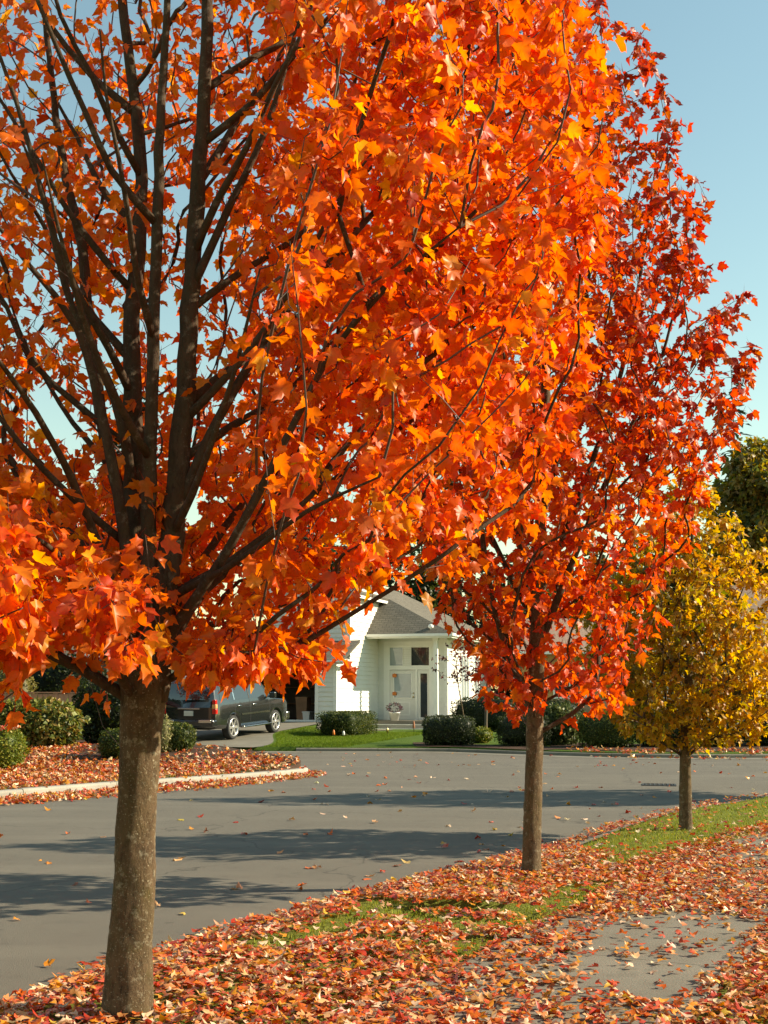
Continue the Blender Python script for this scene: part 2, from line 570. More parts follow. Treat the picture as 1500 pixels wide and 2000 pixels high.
# fan of rows from the kerb toward a spine line running back left from the tip
sp_t = np.clip(np.linspace(0, 1, len(inb)), 0, 1)
spine = np.empty_like(inb)
for i in range(len(inb)):
    d = abs(i - k)
    far = 0.0 if d < 2 else min(1.0, d / max(k, len(inb) - k))
    spine[i] = np.array([-2.05, 27.0]) + (np.array([-40.0, 34.0]) - np.array([-2.05, 27.0])) * (far ** 1.4)
tt = np.linspace(0, 1, 24)
X = inb[:, None, 0] * (1 - tt) + spine[:, None, 0] * tt
Y = inb[:, None, 1] * (1 - tt) + spine[:, None, 1] * tt
Z = bed_z(X, Y)
nn, mm = X.shape
V = np.stack([X, Y, Z], -1)
V = np.concatenate([np.stack([inb[:, 0], inb[:, 1], np.full(nn, -0.2)], -1)[:, None, :], V], 1); mm += 1
i = np.arange(nn - 1)[:, None] * mm; j = np.arange(mm - 1)[None, :]
F = np.stack([i + j, i + j + 1, i + mm + j + 1, i + mm + j], -1).reshape(-1, 4)
bed = link('planting_bed', mesh_np('planting_bed', V.reshape(-1, 3), F, M['mulch'], smooth=True))
tag(bed, 'dark bark mulch bed behind the left kerb', kind='structure')

# far yards
FC = FAR_CURB
inf = FC + np.array([0, 0.18])
offs = np.concatenate([np.arange(0, 16, 0.5), np.arange(16, 40, 2), [45, 60, 90, 140]])
yard = loft('front_lawn', inf, np.tile(np.array([[0.0, 1.0]]), (len(inf), 1)), offs, far_z, M['lawn'])
yard['label'] = 'mown green lawn in front of the white house'

# mulch coloured sheet, put in dark for the shaded ground under the far hedges
def sheet0(name, rows, zf, dz, mat, label):
    m = 10
    V = []
    for a, b in rows:
        for q in range(m):
            t = q / (m - 1)
            x = a[0] * (1 - t) + b[0] * t; y = a[1] * (1 - t) + b[1] * t
            V.append((x, y, float(zf(x, y)) + dz))
    F = [(r * m + q, r * m + q + 1, (r + 1) * m + q + 1, (r + 1) * m + q) for r in range(len(rows) - 1) for q in range(m - 1)]
    b_ = MB(); b_.add(V, F, True)
    return tag(b_.build(name, mat), label, kind='structure')
rows = []
for x in np.linspace(0.9, 22, 60):
    y0 = float(np.interp(x, FAR_CURB[:, 0], FAR_CURB[:, 1]))
    rows.append(((x, y0 + (0.22 if x < 4.6 else 0.9) + .08 * math.sin(x * 3)), (x, y0 + 2.2 + .3 * math.sin(x * 1.3) + (2.5 if x > 5 else 0))))
sheet0('hedge_shade_bed', rows, far_z, 0.014, M['mulch'], 'dark mulch sheet painted for the shaded ground under the far hedges')
# driveway and walkway
def sheet(name, rows, zf, dz, mat, label):
    """rows: list of (left_xy, right_xy); lofted on zf + dz"""
    m = 12
    V = []
    for a, b in rows:
        for q in range(m):
            t = q / (m - 1)
            x = a[0] * (1 - t) + b[0] * t; y = a[1] * (1 - t) + b[1] * t
            V.append((x, y, float(zf(x, y)) + dz))
    F = [(r * m + q, r * m + q + 1, (r + 1) * m + q + 1, (r + 1) * m + q) for r in range(len(rows) - 1) for q in range(m - 1)]
    b_ = MB(); b_.add(V, F, True)
    return tag(b_.build(name, mat), label, kind='structure')
rows = []
for v in np.linspace(-11.6, 0.05, 30):
    fl = 2.0 * float(sstep(v, -4.5, -11))
    rows.append((uv(-6.3 - fl, v)[:2], uv(-0.3 + fl, v)[:2]))
rows = [(a, b) for a, b in rows]
sheet('driveway', rows, far_z, 0.012, M['concrete'], 'pale concrete driveway under the dark sport utility vehicle')
rows = []
for t_ in np.linspace(0, 1, 14):
    u0 = -0.2 + 1.5 * t_; v0 = -1.6 + 3.9 * t_ ** 1.3
    nx_, ny_ = 0.75, -0.35
    rows.append((uv(u0 - .1, v0 + .55)[:2], uv(u0 + .25 + .25 * t_, v0 - .55)[:2]))
sheet('front_walk', rows, far_z, 0.016, M['concrete'], 'curved concrete walk to the front steps')

# kerbs: one piece after another with open joints
def kerb(name, P, side, length, label, z0=0.0, w=0.15, h=0.125, vis=None, mat=None):
    root = empty(name)
    tag(root, label, kind='structure')
    d = np.concatenate([[0], np.cumsum(np.hypot(*np.diff(P, axis=0).T))])
    Nn = normals(P, side)
    s = 0.0
    while s < d[-1] - 0.3:
        e = min(s + length, d[-1])
        ss = np.linspace(s + 0.006, e - 0.006, 8)
        px = np.interp(ss, d, P[:, 0]); py = np.interp(ss, d, P[:, 1])
        nx_ = np.interp(ss, d, Nn[:, 0]); ny_ = np.interp(ss, d, Nn[:, 1])
        if vis is None or vis(px.mean(), py.mean()):
            jz = random.uniform(-0.005, 0.006)
            prof = [(-0.012, -0.1), (0.0, h * 0.72), (0.012, h * 0.93), (0.035, h), (w - 0.01, h + 0.002), (w, h - 0.006), (w, -0.1)]
            b_ = MB()
            V = []
            for q in range(8):
                for (o_, z_) in prof:
                    V.append((px[q] + nx_[q] * o_, py[q] + ny_[q] * o_, z0 + z_ + jz))
            m_ = len(prof)
            F = [(q * m_ + r_, q * m_ + r_ + 1, (q + 1) * m_ + r_ + 1, (q + 1) * m_ + r_) for q in range(7) for r_ in range(m_ - 1)]
            F += [tuple(range(m_)), tuple(range(7 * m_, 8 * m_))[::-1]]
            b_.add(V, F)
            b_.build('curb_stone', mat or M['curb'], root)
        s = e
    return root
kerb('near_curb', NEAR_CURB, 1, 2.4, 'concrete kerb half buried in leaves along the near verge', vis=lambda x, y: 2 < y and x < 20, h=0.105, mat=M['concrete'])
kerb('left_curb', BED_CURB, -1, 2.0, 'pale concrete kerb around the left planting bed', vis=lambda x, y: x > -16, w=0.17, h=0.13)
kerb('far_curb', FAR_CURB, -1, 2.4, 'low concrete kerb along the far side of the street', vis=lambda x, y: -5.5 < x < 26 and not (-9 < x < -3.4), h=0.1, w=0.2, mat=M['concrete'])
# pale gutter pan in front of the far lawn
g = MB()
Pn = FAR_CURB
Nn = normals(Pn, 1)
sel = [q for q in range(len(Pn)) if -14 < Pn[q][0] < 30]
V = []
for q in sel:
    V += [(Pn[q][0], Pn[q][1], 0.014), (Pn[q][0] + Nn[q][0] * 0.62, Pn[q][1] + Nn[q][1] * 0.62, 0.005)]
g.add(V, [(2 * q, 2 * q + 1, 2 * q + 3, 2 * q + 2) for q in range(len(sel) - 1)])
tag(g.build('gutter', M['concrete']), 'pale concrete gutter strip below the far kerb', kind='structure')

# sidewalk slabs
SW = resample([(-1.9, 2.6, 0), (-1.1, 4.4, 0), (-0.35, 5.9, 0), (0.38, 7.39, 0), (1.3, 9.19, 0), (2.2, 10.95, 0), (3.2, 12.7, 0), (4.5, 14.55, 0), (6.4, 16.4, 0), (9.2, 18.2, 0), (13, 20, 0)], 0.1)[:, :2]
sw_n = normals(SW, 1)
side = empty('sidewalk')
tag(side, 'concrete sidewalk with scattered leaves at the lower right', kind='structure')
d = np.concatenate([[0], np.cumsum(np.hypot(*np.diff(SW, axis=0).T))])
s = 0.0
SW_W = 1.47
while s < d[-1] - 0.2:
    e = min(s + 1.5, d[-1])
    ss = np.linspace(s + 0.006, e - 0.006, 5)
    px = np.interp(ss, d, SW[:, 0]); py = np.interp(ss, d, SW[:, 1])
    nx_ = np.interp(ss, d, sw_n[:, 0]); ny_ = np.interp(ss, d, sw_n[:, 1])
    zt = 0.152 + random.uniform(-0.004, 0.004)
    prof = [(0.0, 0.03), (0.0, zt - 0.008), (0.01, zt), (SW_W - 0.01, zt), (SW_W, zt - 0.008), (SW_W, 0.03)]
    V = [(px[q] + nx_[q] * o_, py[q] + ny_[q] * o_, z_) for q in range(5) for (o_, z_) in prof]
    m_ = 6
    F = [(q * m_ + r_, q * m_ + r_ + 1, (q + 1) * m_ + r_ + 1, (q + 1) * m_ + r_) for q in range(4) for r_ in range(5)]
    F += [tuple(range(m_)), tuple(range(4 * m_, 5 * m_))[::-1]]
    b_ = MB(); b_.add(V, F)
    b_.build('slab', M['concrete'], side)
    s = e

# storm drain set in the road
dr = empty('storm_drain', (5.15, 23.5, 0.0), R(-12))
tag(dr, 'cast iron storm drain grate set into the far asphalt', 'drain')
b_ = MB()
for s_ in (-1, 1):
    b_.box((0, s_ * 0.23, 0.006), (0.62, 0.04, 0.012)); b_.box((s_ * 0.29, 0, 0.006), (0.04, 0.42, 0.012))
b_.build('frame', M['iron'], dr)
b_ = MB(); b_.box((0, 0, 0.0025), (0.54, 0.42, 0.003)); b_.build('sump_shade', simple('drain_shade', (0.008, 0.008, 0.008), 1.0), dr)  # flat near-black sheet painting the shade inside the drain
for q in range(7):
    b_ = MB(); b_.box((-0.24 + q * 0.08, 0, 0.008), (0.028, 0.42, 0.008)); b_.build('bar', M['iron'], dr)

# ------------------------------------------------------------------ white house
house = empty('white_house', (HA[0], HA[1], 0), -TH)
tag(house, 'white lap sided house with grey roof, entry porch and open garage', 'house')
GF = 0.58      # garage floor
PF = 0.56      # porch floor

def siding(name, o, d, nrm, W, z0, z1, parent, opens=(), lim=None, mat=None, exp=0.18):
    b_ = MB()
    o = np.array(o, float); d = np.array(d, float); nrm = np.array(nrm, float)
    z = z0
    while z < z1 - 0.02:
        zt = min(z + exp, z1)
        zc = (z + zt) / 2
        a0, a1 = (0.0, W) if lim is None else lim(zc)
        iv = [(a0, a1)] if a1 > a0 + 0.03 else []
        for (p, q, za, zb) in opens:
            if za < zc < zb:
                nw = []
                for (s, e) in iv:
                    if q <= s or p >= e:
                        nw.append((s, e))
                    else:
                        if p > s + 0.02: nw.append((s, p))
                        if q < e - 0.02: nw.append((q, e))
                iv = nw
        for (s, e) in iv:
            def P(a, off, zz):
                p = o + d * a + nrm * off
                return (p[0], p[1], zz)
            b_.add([P(s, .04, z), P(e, .04, z), P(e, .006, zt), P(s, .006, zt), P(s, 0.0, z), P(e, 0.0, z)],
                   [(0, 1, 2, 3), (4, 5, 1, 0)])
        z = zt
    ob = b_.build(name, mat or M['siding'], parent)
    tag(ob, kind='stuff')
    return ob

def plank(name, mat, parent, *boxes, bevel=0.0):
    b_ = MB()
    for bb in boxes:
        b_.bx(*bb)
    return b_.build(name, mat, parent, bevel)

# solid wall cores (siding boards hang on these)
def wall_core(name, x0, x1, y0, y1, z0, z1, parent=house, mat=None):
    return plank(name, mat or M['siding'], parent, (x0, x1, y0, y1, z0, z1))

DV = 5.16      # entry wall depth
UB = 3.05      # right corner
# garage front: openings
gop = (1.55, 6.35, GF, 2.62)         # along d from u=-7.2: u -5.65 .. -0.85
w = empty('wall'); w.parent = house
siding('siding', (-7.2, 0, 0), (1, 0, 0), (0, -1, 0), 7.2, 0.3, 3.05, w, opens=[gop])
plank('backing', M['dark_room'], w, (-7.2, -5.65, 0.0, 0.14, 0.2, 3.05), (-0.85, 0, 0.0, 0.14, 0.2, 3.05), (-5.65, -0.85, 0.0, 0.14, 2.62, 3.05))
# garage opening frame with clipped upper corners
b_ = MB()
b_.bx(-5.79, -5.65, -0.05, 0.12, GF - .05, 2.62); b_.bx(-0.85, -0.71, -0.05, 0.12, GF - .05, 2.62); b_.bx(-5.79, -0.71, -0.052, 0.12, 2.62, 2.8)
for s_, u0 in ((1, -5.65), (-1, -0.85)):
    b_.add([(u0, -.045, 2.62), (u0 + s_ * .3, -.045, 2.62), (u0, -.045, 2.32), (u0, .1, 2.62), (u0 + s_ * .3, .1, 2.62), (u0, .1, 2.32)],
           [(0, 1, 2), (3, 5, 4), (1, 4, 5, 2)])
b_.build('garage_frame', M['trim'], house)
# garage inside
b_ = MB()
b_.bx(-6.95, -0.2, 0.14, 6.0, GF - 0.1, GF)
b_.build('garage_floor', M['concrete'], house)
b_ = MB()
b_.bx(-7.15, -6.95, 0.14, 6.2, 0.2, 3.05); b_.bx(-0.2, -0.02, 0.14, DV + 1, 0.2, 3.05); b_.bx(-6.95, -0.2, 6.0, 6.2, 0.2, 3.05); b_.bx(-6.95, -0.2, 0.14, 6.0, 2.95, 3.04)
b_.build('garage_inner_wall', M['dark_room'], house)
b_ = MB()
for q in range(4):
    b_.bx(-5.6, -0.9, 0.9 + q * 0.62, 1.48 + q * 0.62, 2.74, 2.79)
b_.build('raised_garage_door', M['trim'], house)
b_ = MB()
for q in range(3):
    b_.bx(-6.5 + q * 1.9, -4.9 + q * 1.9, 5.4, 5.95, 1.2, 1.25); b_.bx(-6.5 + q * 1.9, -4.9 + q * 1.9, 5.4, 5.95, 1.9, 1.95)
b_.build('garage_shelf', M['cedar'], house)

# side wall facing right (u = 0)
PITCH = 0.48
EU, EZ = 3.68, 4.12
RU = -1.7
def roofz(u):
    return EZ + PITCH * (EU - u)
RZ = roofz(RU)
w = empty('wall'); w.parent = house
siding('siding', (0, 0, 0), (0, 1, 0), (1, 0, 0), DV, 0.25, 5.95, w,
       lim=lambda z: (0.0, DV) if z < 3.0 else (1.55, DV))
plank('backing', M['siding'], w, (-0.2, 0.0, 0.15, DV, 0.2, 3.0), (-0.2, 0.0, 1.6, 13, 3.0, roofz(0) - .15))
plank('corner_board', M['trim'], w, (-0.1, 0.035, -0.035, 0.0, 0.3, 2.95), (0.0, 0.036, 0.0, 0.1, 0.3, 2.95))
plank('corner_board', M['trim'], w, (-0.1, 0.034, 1.52, 1.55, 3.2, 5.7), (0.0, 0.034, 1.552, 1.65, 3.2, 5.7))
# upper gable front
w = empty('wall'); w.parent = house
siding('siding', (-3.4, 1.55, 0), (1, 0, 0), (0, -1, 0), 3.4, 3.0, RZ - .1, w, opens=[(1.1, 2.3, 4.0, 5.3)],
       lim=lambda z: (0, 3.4) if z < roofz(0) - .2 else (max(0, (z - (roofz(0) - .2)) / PITCH), 3.4 - max(0, (z - (roofz(0) - .2)) / PITCH)))
plank('backing', M['siding'], w, (-3.4, -0.2, 1.56, 1.7, 3.0, 5.7))
wi = empty('window'); wi.parent = house
plank('pane', M['glass'], wi, (-2.25, -1.15, 1.52, 1.55, 4.05, 5.25))
plank('frame', M['trim'], wi, (-2.36, -2.25, 1.49, 1.56, 3.94, 5.36), (-1.15, -1.04, 1.49, 1.56, 3.94, 5.36), (-2.25, -1.15, 1.491, 1.56, 3.94, 4.05), (-2.25, -1.15, 1.491, 1.56, 5.25, 5.36), (-1.72, -1.68, 1.495, 1.56, 4.05, 5.25))

# entry wall
w = empty('wall'); w.parent = house
eop = (0.42, 2.42, PF, 3.72)
siding('siding', (0, DV, 0), (1, 0, 0), (0, -1, 0), UB, 0.4, 4.15, w, opens=[eop])
plank('backing', M['siding'], w, (0, UB, DV + .12, DV + .3, 0.3, 4.3))
# right wall facing the sun
w = empty('wall'); w.parent = house
siding('siding', (UB, DV, 0), (0, 1, 0), (1, 0, 0), 8.0, 0.35, 4.3, w, opens=[(2.15, 3.65, 1.3, 3.4), (4.6, 6.1, 1.3, 3.4)])
plank('backing', M['siding'], w, (UB - .2, UB, DV, DV + 8, 0.3, 4.3))
plank('corner_board', M['trim'], w, (UB - .1, UB + .035, DV - .035, DV, 0.3, 4.2), (UB, UB + .036, DV + .001, DV + .1, 0.3, 4.2))
for v0 in (DV + 2.15, DV + 4.6):
    wi = empty('window'); wi.parent = house
    plank('pane', M['pale_glass'], wi, (UB - .02, UB + .01, v0 + .06, v0 + 1.44, 1.36, 3.34))
    fr = plank('frame', M['trim'], wi, (UB - .02, UB + .05, v0, v0 + .09, 1.3, 3.4), (UB - .02, UB + .05, v0 + 1.41, v0 + 1.5, 1.3, 3.4), (UB - .02, UB + .049, v0 + .09, v0 + 1.41, 3.31, 3.4), (UB - .02, UB + .049, v0 + .09, v0 + 1.41, 1.3, 1.38))
    plank('mullion', M['trim'], wi, (UB, UB + .045, v0 + .5, v0 + .56, 1.38, 3.31), (UB, UB + .045, v0 + .94, v0 + 1.0, 1.38, 3.31))
    plank('sill', M['trim'], wi, (UB, UB + .1, v0 - .05, v0 + 1.55, 1.22, 1.297))
# back walls so that light stays out
plank('rear_wall', M['siding'], house, (-7.15, UB - .2, 13.0, 13.2, 0.2, 4.2), (-7.2, -7.0, 6.2, 13.0, 0.2, 3.05))

# entry: transom, door, side light
y0 = DV
def px_box(*a): return a
en = empty('entry_frame'); en.parent = house
plank('frame', M['trim'], en, (0.42, 0.55, y0 - .06, y0 + .1, PF, 3.72), (2.29, 2.42, y0 - .06, y0 + .1, PF, 3.72), (0.55, 2.29, y0 - .058, y0 + .1, 3.6, 3.72), (0.55, 2.29, y0 - .058, y0 + .1, 2.66, 2.84), (1.68, 1.78, y0 - .057, y0 + .1, PF, 2.66))
plank('casing', M['trim'], en, (0.28, 0.42, y0 - .045, y0 - .002, PF, 3.86), (2.42, 2.56, y0 - .045, y0 - .002, PF, 3.86), (0.42, 2.42, y0 - .044, y0 - .002, 3.722, 3.86))
tr = empty('transom_window'); tr.parent = house
plank('pane', M['pale_glass'], tr, (0.55, 1.12, y0 + .0, y0 + .02, 2.84, 3.6))
plank('pane', M['glass'], tr, (1.5, 2.29, y0 + .0, y0 + .02, 2.84, 3.6))
plank('blind', M['trim'], tr, *[(1.14, 1.48, y0 + .0, y0 + .02, 2.85 + q * .095, 2.93 + q * .095) for q in range(8)])
plank('mullion', M['trim'], tr, (1.12, 1.14, y0 - .03, y0 + .02, 2.84, 3.6), (1.48, 1.5, y0 - .03, y0 + .02, 2.84, 3.6))
dr = empty('door'); dr.parent = house
b_ = MB(); b_.bx(0.56, 0.74, y0 - .02, y0 + .04, PF + .02, 2.64); b_.bx(1.5, 1.67, y0 - .02, y0 + .04, PF + .02, 2.64)
b_.bx(0.74, 1.5, y0 - .019, y0 + .04, PF + .02, 1.5); b_.bx(0.74, 1.5, y0 - .019, y0 + .04, 2.5, 2.64)
b_.build('door_leaf', M['door'], dr)
plank('pane', M['pale_glass'], dr, (0.74, 1.5, y0, y0 + .02, 1.5, 2.5))
plank('moulding', M['trim'], dr, (0.7, 0.74, y0 - .035, y0 - .02, 1.46, 2.54), (1.5, 1.54, y0 - .035, y0 - .02, 1.46, 2.54), (0.74, 1.5, y0 - .034, y0 - .02, 1.46, 1.5), (0.74, 1.5, y0 - .034, y0 - .02, 2.5, 2.54),
      (0.8, 1.44, y0 - .03, y0 - .02, 0.75, 0.8), (0.8, 1.44, y0 - .03, y0 - .02, 1.28, 1.33), (0.8, 0.85, y0 - .029, y0 - .02, .8, 1.28), (1.39, 1.44, y0 - .029, y0 - .02, .8, 1.28))
b_ = MB(); b_.lathe([(0.0, -.1), (.035, -.09), (.04, -.06), (.02, -.035), (.025, -.02)], (1.6, y0, 1.52), 10, 'Y')
b_.build('handle', M['brass'], dr)
b_ = MB(); b_.lathe([(0.0, -.05), (.03, -.045), (.03, -.02)], (1.6, y0, 1.68), 10, 'Y'); b_.build('deadbolt', M['brass'], dr)
sl = empty('side_light'); sl.parent = house
plank('pane', M['glass'], sl, (1.9, 2.2, y0, y0 + .02, PF + .12, 2.5))
plank('frame', M['door'], sl, (1.79, 1.9, y0 - .03, y0 + .05, PF + .02, 2.65), (2.2, 2.285, y0 - .03, y0 + .05, PF + .02, 2.65), (1.9, 2.2, y0 - .029, y0 + .05, 2.5, 2.65), (1.9, 2.2, y0 - .029, y0 + .05, PF + .02, PF + .12))
# pumpkins pictures hung on the door glass
for zz in (2.42, 1.66):
    b_ = MB()
    for q in range(5):
        a = (q - 2) * 0.032
        b_.lathe([(0.003, -.08), (.024, -.06), (.034, 0), (.024, .06), (.003, .07)], (0.76 + a, y0 - .04, zz), 8, 'Z')
    b_.box((0.76, y0 - .04, zz + .085), (.02, .02, .04))
    pk = b_.build('pumpkin_ornament', M['pumpkin'])
    m4 = Matrix.Translation((HA[0], HA[1], 0)) @ Matrix.Rotation(-TH, 4, 'Z')
    pk.matrix_world = m4
    tag(pk, 'orange pumpkin ornament hung at the %s of the front door glass' % ('top' if zz > 2 else 'bottom'), 'ornament', 'pumpkins on the front door')

# porch floor, steps, column
plank('porch_floor', M['concrete'], house, (0.03, UB + .4, 3.75, DV - .001, 0.1, PF))
st = empty('steps'); st.parent = house
for q in range(2):
    plank('step', M['curb'], st, (0.35, 2.75, 3.4 - q * .36, 3.75 - q * .36, 0.1, PF - .16 * (q + 1)))
    plank('nosing', M['trim'], st, (0.33, 2.77, 3.38 - q * .36, 3.42 - q * .36, PF - .16 * (q + 1) + .001, PF - .16 * (q + 1) + .03))
co = empty('column'); co.parent = house
plank('shaft', M['trim'], co, (2.82, 2.98, 3.95, 4.11, PF, 4.0), bevel=0.012)
plank('base', M['trim'], co, (2.78, 3.02, 3.91, 4.15, PF, PF + .2)); plank('capital', M['trim'], co, (2.78, 3.02, 3.91, 4.15, 3.82, 4.0))
plank('porch_beam', M['trim'], house, (0.04, 3.05, 3.93, 4.13, 4.0, 4.1), (2.8, 3.0, 4.14, DV - .05, 4.0, 4.1))

# roofs
def roof_slab(name, polys, parent, thick=0.1, mat=None):
    """each poly: list of local points on a plane; extruded down; UV along eave"""
    me = bpy.data.meshes.new(name)
    bm = bmesh.new()
    uvl = bm.loops.layers.uv.new('UVMap')
    for P in polys:
        P = [Vector(p) for p in P]
        nrm = (P[1] - P[0]).cross(P[2] - P[0]).normalized()
        if nrm.z < 0:
            P = P[::-1]; nrm = -nrm
        hx = Vector((0, 0, 1)).cross(nrm).normalized()
        hy = nrm.cross(hx)
        top = [bm.verts.new(p) for p in P]
        bot = [bm.verts.new(p - Vector((0, 0, thick))) for p in P]
        f = bm.faces.new(top)
        for lp in f.loops:
            lp[uvl].uv = (lp.vert.co.dot(hx), lp.vert.co.dot(hy))
        bm.faces.new(bot[::-1])
        n_ = len(P)
        for q in range(n_):
            bm.faces.new((top[q], bot[q], bot[(q + 1) % n_], top[(q + 1) % n_]))
    bm.to_mesh(me); bm.free()
    me.materials.append(mat or M['shingle'])
    return link(name, me, parent)
def rp(u, v): return (u, v, roofz(u))
VF = 3.55; AP = 0.25; APV = 5.7; BK = 13.5
mr = roof_slab('roof', [
    [rp(EU, VF), rp(EU, BK), rp(RU, BK), rp(RU, APV), rp(AP, APV)],
    [rp(RU, APV), rp(RU, 1.15), rp(0.35, 1.15), rp(0.35, APV - .09), rp(AP, APV)],
    [(RU, 1.15, RZ), (RU, BK, RZ), (2 * RU - 0.35, BK, roofz(0.35)), (2 * RU - 0.35, 1.15, roofz(0.35))],
    [(EU, VF, EZ), rp(AP, APV), (0.04, APV, roofz(AP)), (0.04, VF, EZ)]], house)
# roof trim
b_ = MB()
b_.bx(0.05, EU + .02, VF - .03, VF, EZ - .2, EZ - .02); b_.bx(EU, EU + .03, VF, BK, EZ - .2, EZ - .02)
b_.build('fascia', M['trim'], mr)
b_ = MB()
g_ = [(0.05, VF - .04, EZ - .06), (EU + .05, VF - .04, EZ - .06)]
b_.bx(0.05, EU + .1, VF - .13, VF - .031, EZ - .13, EZ - .02); b_.bx(EU + .032, EU + .12, VF - .02, BK, EZ - .13, EZ - .02)
b_.build('gutter', M['trim'], mr)
b_ = MB()
b_.bx(0.05, EU - .01, VF, DV, EZ - .11 - .02, EZ - .11); b_.bx(UB, EU - .01, DV, BK, EZ - .131, EZ - .111)
b_.build('soffit', M['trim'], mr)
# rake boards on the upper gable
b_ = MB()
for s_ in (1, -1):
    a_ = (RU, 1.13, RZ - .02); e_ = (RU + s_ * 2.05, 1.13, roofz(.35) - .02)
    b_.add([a_, e_, (e_[0], e_[1], e_[2] - .2), (a_[0], a_[1], a_[2] - .2), (a_[0], 1.16, a_[2]), (e_[0], 1.16, e_[2]), (e_[0], 1.16, e_[2] - .2), (a_[0], 1.16, a_[2] - .2)],
           [(0, 1, 2, 3), (7, 6, 5, 4), (3, 2, 6, 7), (0, 4, 5, 1), (1, 5, 6, 2)])
b_.bx(0.3, .36, 1.17, APV - .1, roofz(.35) - .22, roofz(.35) - .11)
b_.build('rake_board', M['trim'], mr)
# garage roof: pent in front of the upper wall and gable further left
gr = roof_slab('garage_roof', [
    [(0.45, -0.45, 2.98), (0.45, 1.55, 3.78), (-3.4, 1.55, 3.78), (-3.4, -0.45, 2.98)],
    [(-3.4, -0.45, 2.98), (-3.4, 3.1, 4.4), (-7.6, 3.1, 4.4), (-7.6, -0.45, 2.98)],
    [(-3.4, 3.1, 4.4), (-3.4, 6.8, 2.98), (-7.6, 6.8, 2.98), (-7.6, 3.1, 4.4)]], house)
b_ = MB(); b_.bx(-7.6, 0.47, -0.48, -0.452, 2.78, 2.96); b_.bx(0.452, 0.48, -0.45, 0.6, 2.8, 2.97); b_.build('fascia', M['trim'], gr)
b_ = MB(); b_.bx(-7.6, 0.5, -0.58, -0.482, 2.86, 2.96); b_.build('gutter', M['trim'], gr)
b_ = MB(); b_.bx(-7.6, 0.44, -0.45, -0.03, 2.83, 2.86); b_.build('soffit', M['trim'], gr)
# little vent on the porch roof
b_ = MB(); b_.lathe([(0.04, 0), (0.04, .1), (.11, .12), (.12, .19), (.08, .26), (0.0, .28)], (2.75, VF + .25, EZ + .1), 12); b_.build('roof_vent', M['white_plastic'], mr)
# porch light and hanging flower by the column
b_ = MB(); b_.bx(2.62, 2.7, y0 - .12, y0 - .03, 2.3, 2.55); b_.build('porch_light', M['iron'], house)

# flower pot on the porch
pot = empty('flower_pot', uv(1.05, 4.2, PF))
tag(pot, 'pot of dull purple flowers on the porch before the door', 'flower pot')
b_ = MB(); b_.lathe([(0.0, 0), (.16, 0), (.22, .3), (.24, .3), (.24, .34), (.2, .34), (.19, .28), (0, .28)], (0, 0, 0), 18); b_.build('pot', M['white_plastic'], pot)

# bric-a-brac deep in the garage
for q, (uu, vv, hh, ww, mt, nm, lb, ct) in enumerate([
    (-1.5, 0.9, 0.34, 0.30, 'white_plastic', 'storage_bin', 'pale plastic bin standing just inside the garage', 'bin'),
    (-2.3, 2.4, 0.9, 0.5, 'cedar', 'workbench_cabinet', 'dark cabinet in the depth of the open garage', 'cabinet')]):
    b_ = MB()
    b_.add([(-ww / 2 * .85, -.2, 0), (ww / 2 * .85, -.2, 0), (ww / 2 * .85, .2, 0), (-ww / 2 * .85, .2, 0), (-ww / 2, -.24, hh), (ww / 2, -.24, hh), (ww / 2, .24, hh), (-ww / 2, .24, hh)],
           [(0, 3, 2, 1), (4, 5, 6, 7), (0, 1, 5, 4), (1, 2, 6, 5), (2, 3, 7, 6), (3, 0, 4, 7)])
    b_.bx(-ww / 2 - .02, ww / 2 + .02, -.26, .26, hh + .001, hh + .05)
    o = b_.build(nm, M[mt], bevel=0.01); o.location = uv(uu, vv, GF); o.rotation_euler.z = -TH
    tag(o, lb, ct)

# garden stakes along the walk
def stake(px_, py_, h, mt, lb):
    z = float(far_z(px_, py_))
    e = empty('garden_stake', (px_, py_, z)); tag(e, lb, 'garden stake', 'garden stakes by the walk')
    b_ = MB(); b_.tube([(0, 0, -0.05), (0, 0, h * .7)], [.012, .012], 6); b_.build('rod', M['iron'], e)
    b_ = MB(); b_.lathe([(.02, h * .3), (.05, h * .36), (.04, h * .7), (.03, h * .9), (.0, h)], (0, 0, 0), 8); b_.build('cap', M[mt], e)
stake(-1.72, 42.6, 0.26, 'pumpkin', 'small orange ornament stake left of the clipped house hedge front')
stake(-1.38, 42.6, 0.22, 'white_plastic', 'small whitish ornament stake before the clipped house hedge')
stake(0.12, 44.2, 0.26, 'brass', 'thin yellowish stake beside the front walk')
stake(1.12, 46.9, 0.42, 'terracotta', 'reddish flower stake at the foot of the front steps')

# ------------------------------------------------------------------ sport utility vehicle
t = NT('black_car_paint')
M['paint'] = t.done(t.pbsdf((0.012, 0.014, 0.014), 0.22, 0.0, 0.5, None, 1.0))
M['car_glass'] = simple('tinted_car_glass', (0.02, 0.024, 0.026), 0.03, spec=1.0, var=0.1)
M['chrome'] = simple('chrome', (0.72, 0.72, 0.7), 0.18, metal=1.0, var=0.03)
M['alloy'] = simple('silver_alloy', (0.5, 0.49, 0.47), 0.3, metal=0.7, var=0.04)
M['rubber'] = simple('tyre_rubber', (0.02, 0.02, 0.02), 0.85)
M['red_lens'] = simple('red_lens', (0.55, 0.015, 0.01), 0.12, spec=0.8, var=0.05)
M['amber_lens'] = simple('amber_lens', (0.75, 0.33, 0.12), 0.12, spec=0.8, var=0.05)
M['plate'] = simple('number_plate', (0.6, 0.58, 0.5), 0.5, var=0.06)
M['black_plastic'] = simple('black_plastic', (0.015, 0.015, 0.015), 0.6)

YAW = R(22)
rx, ry = -4.95, 40.0
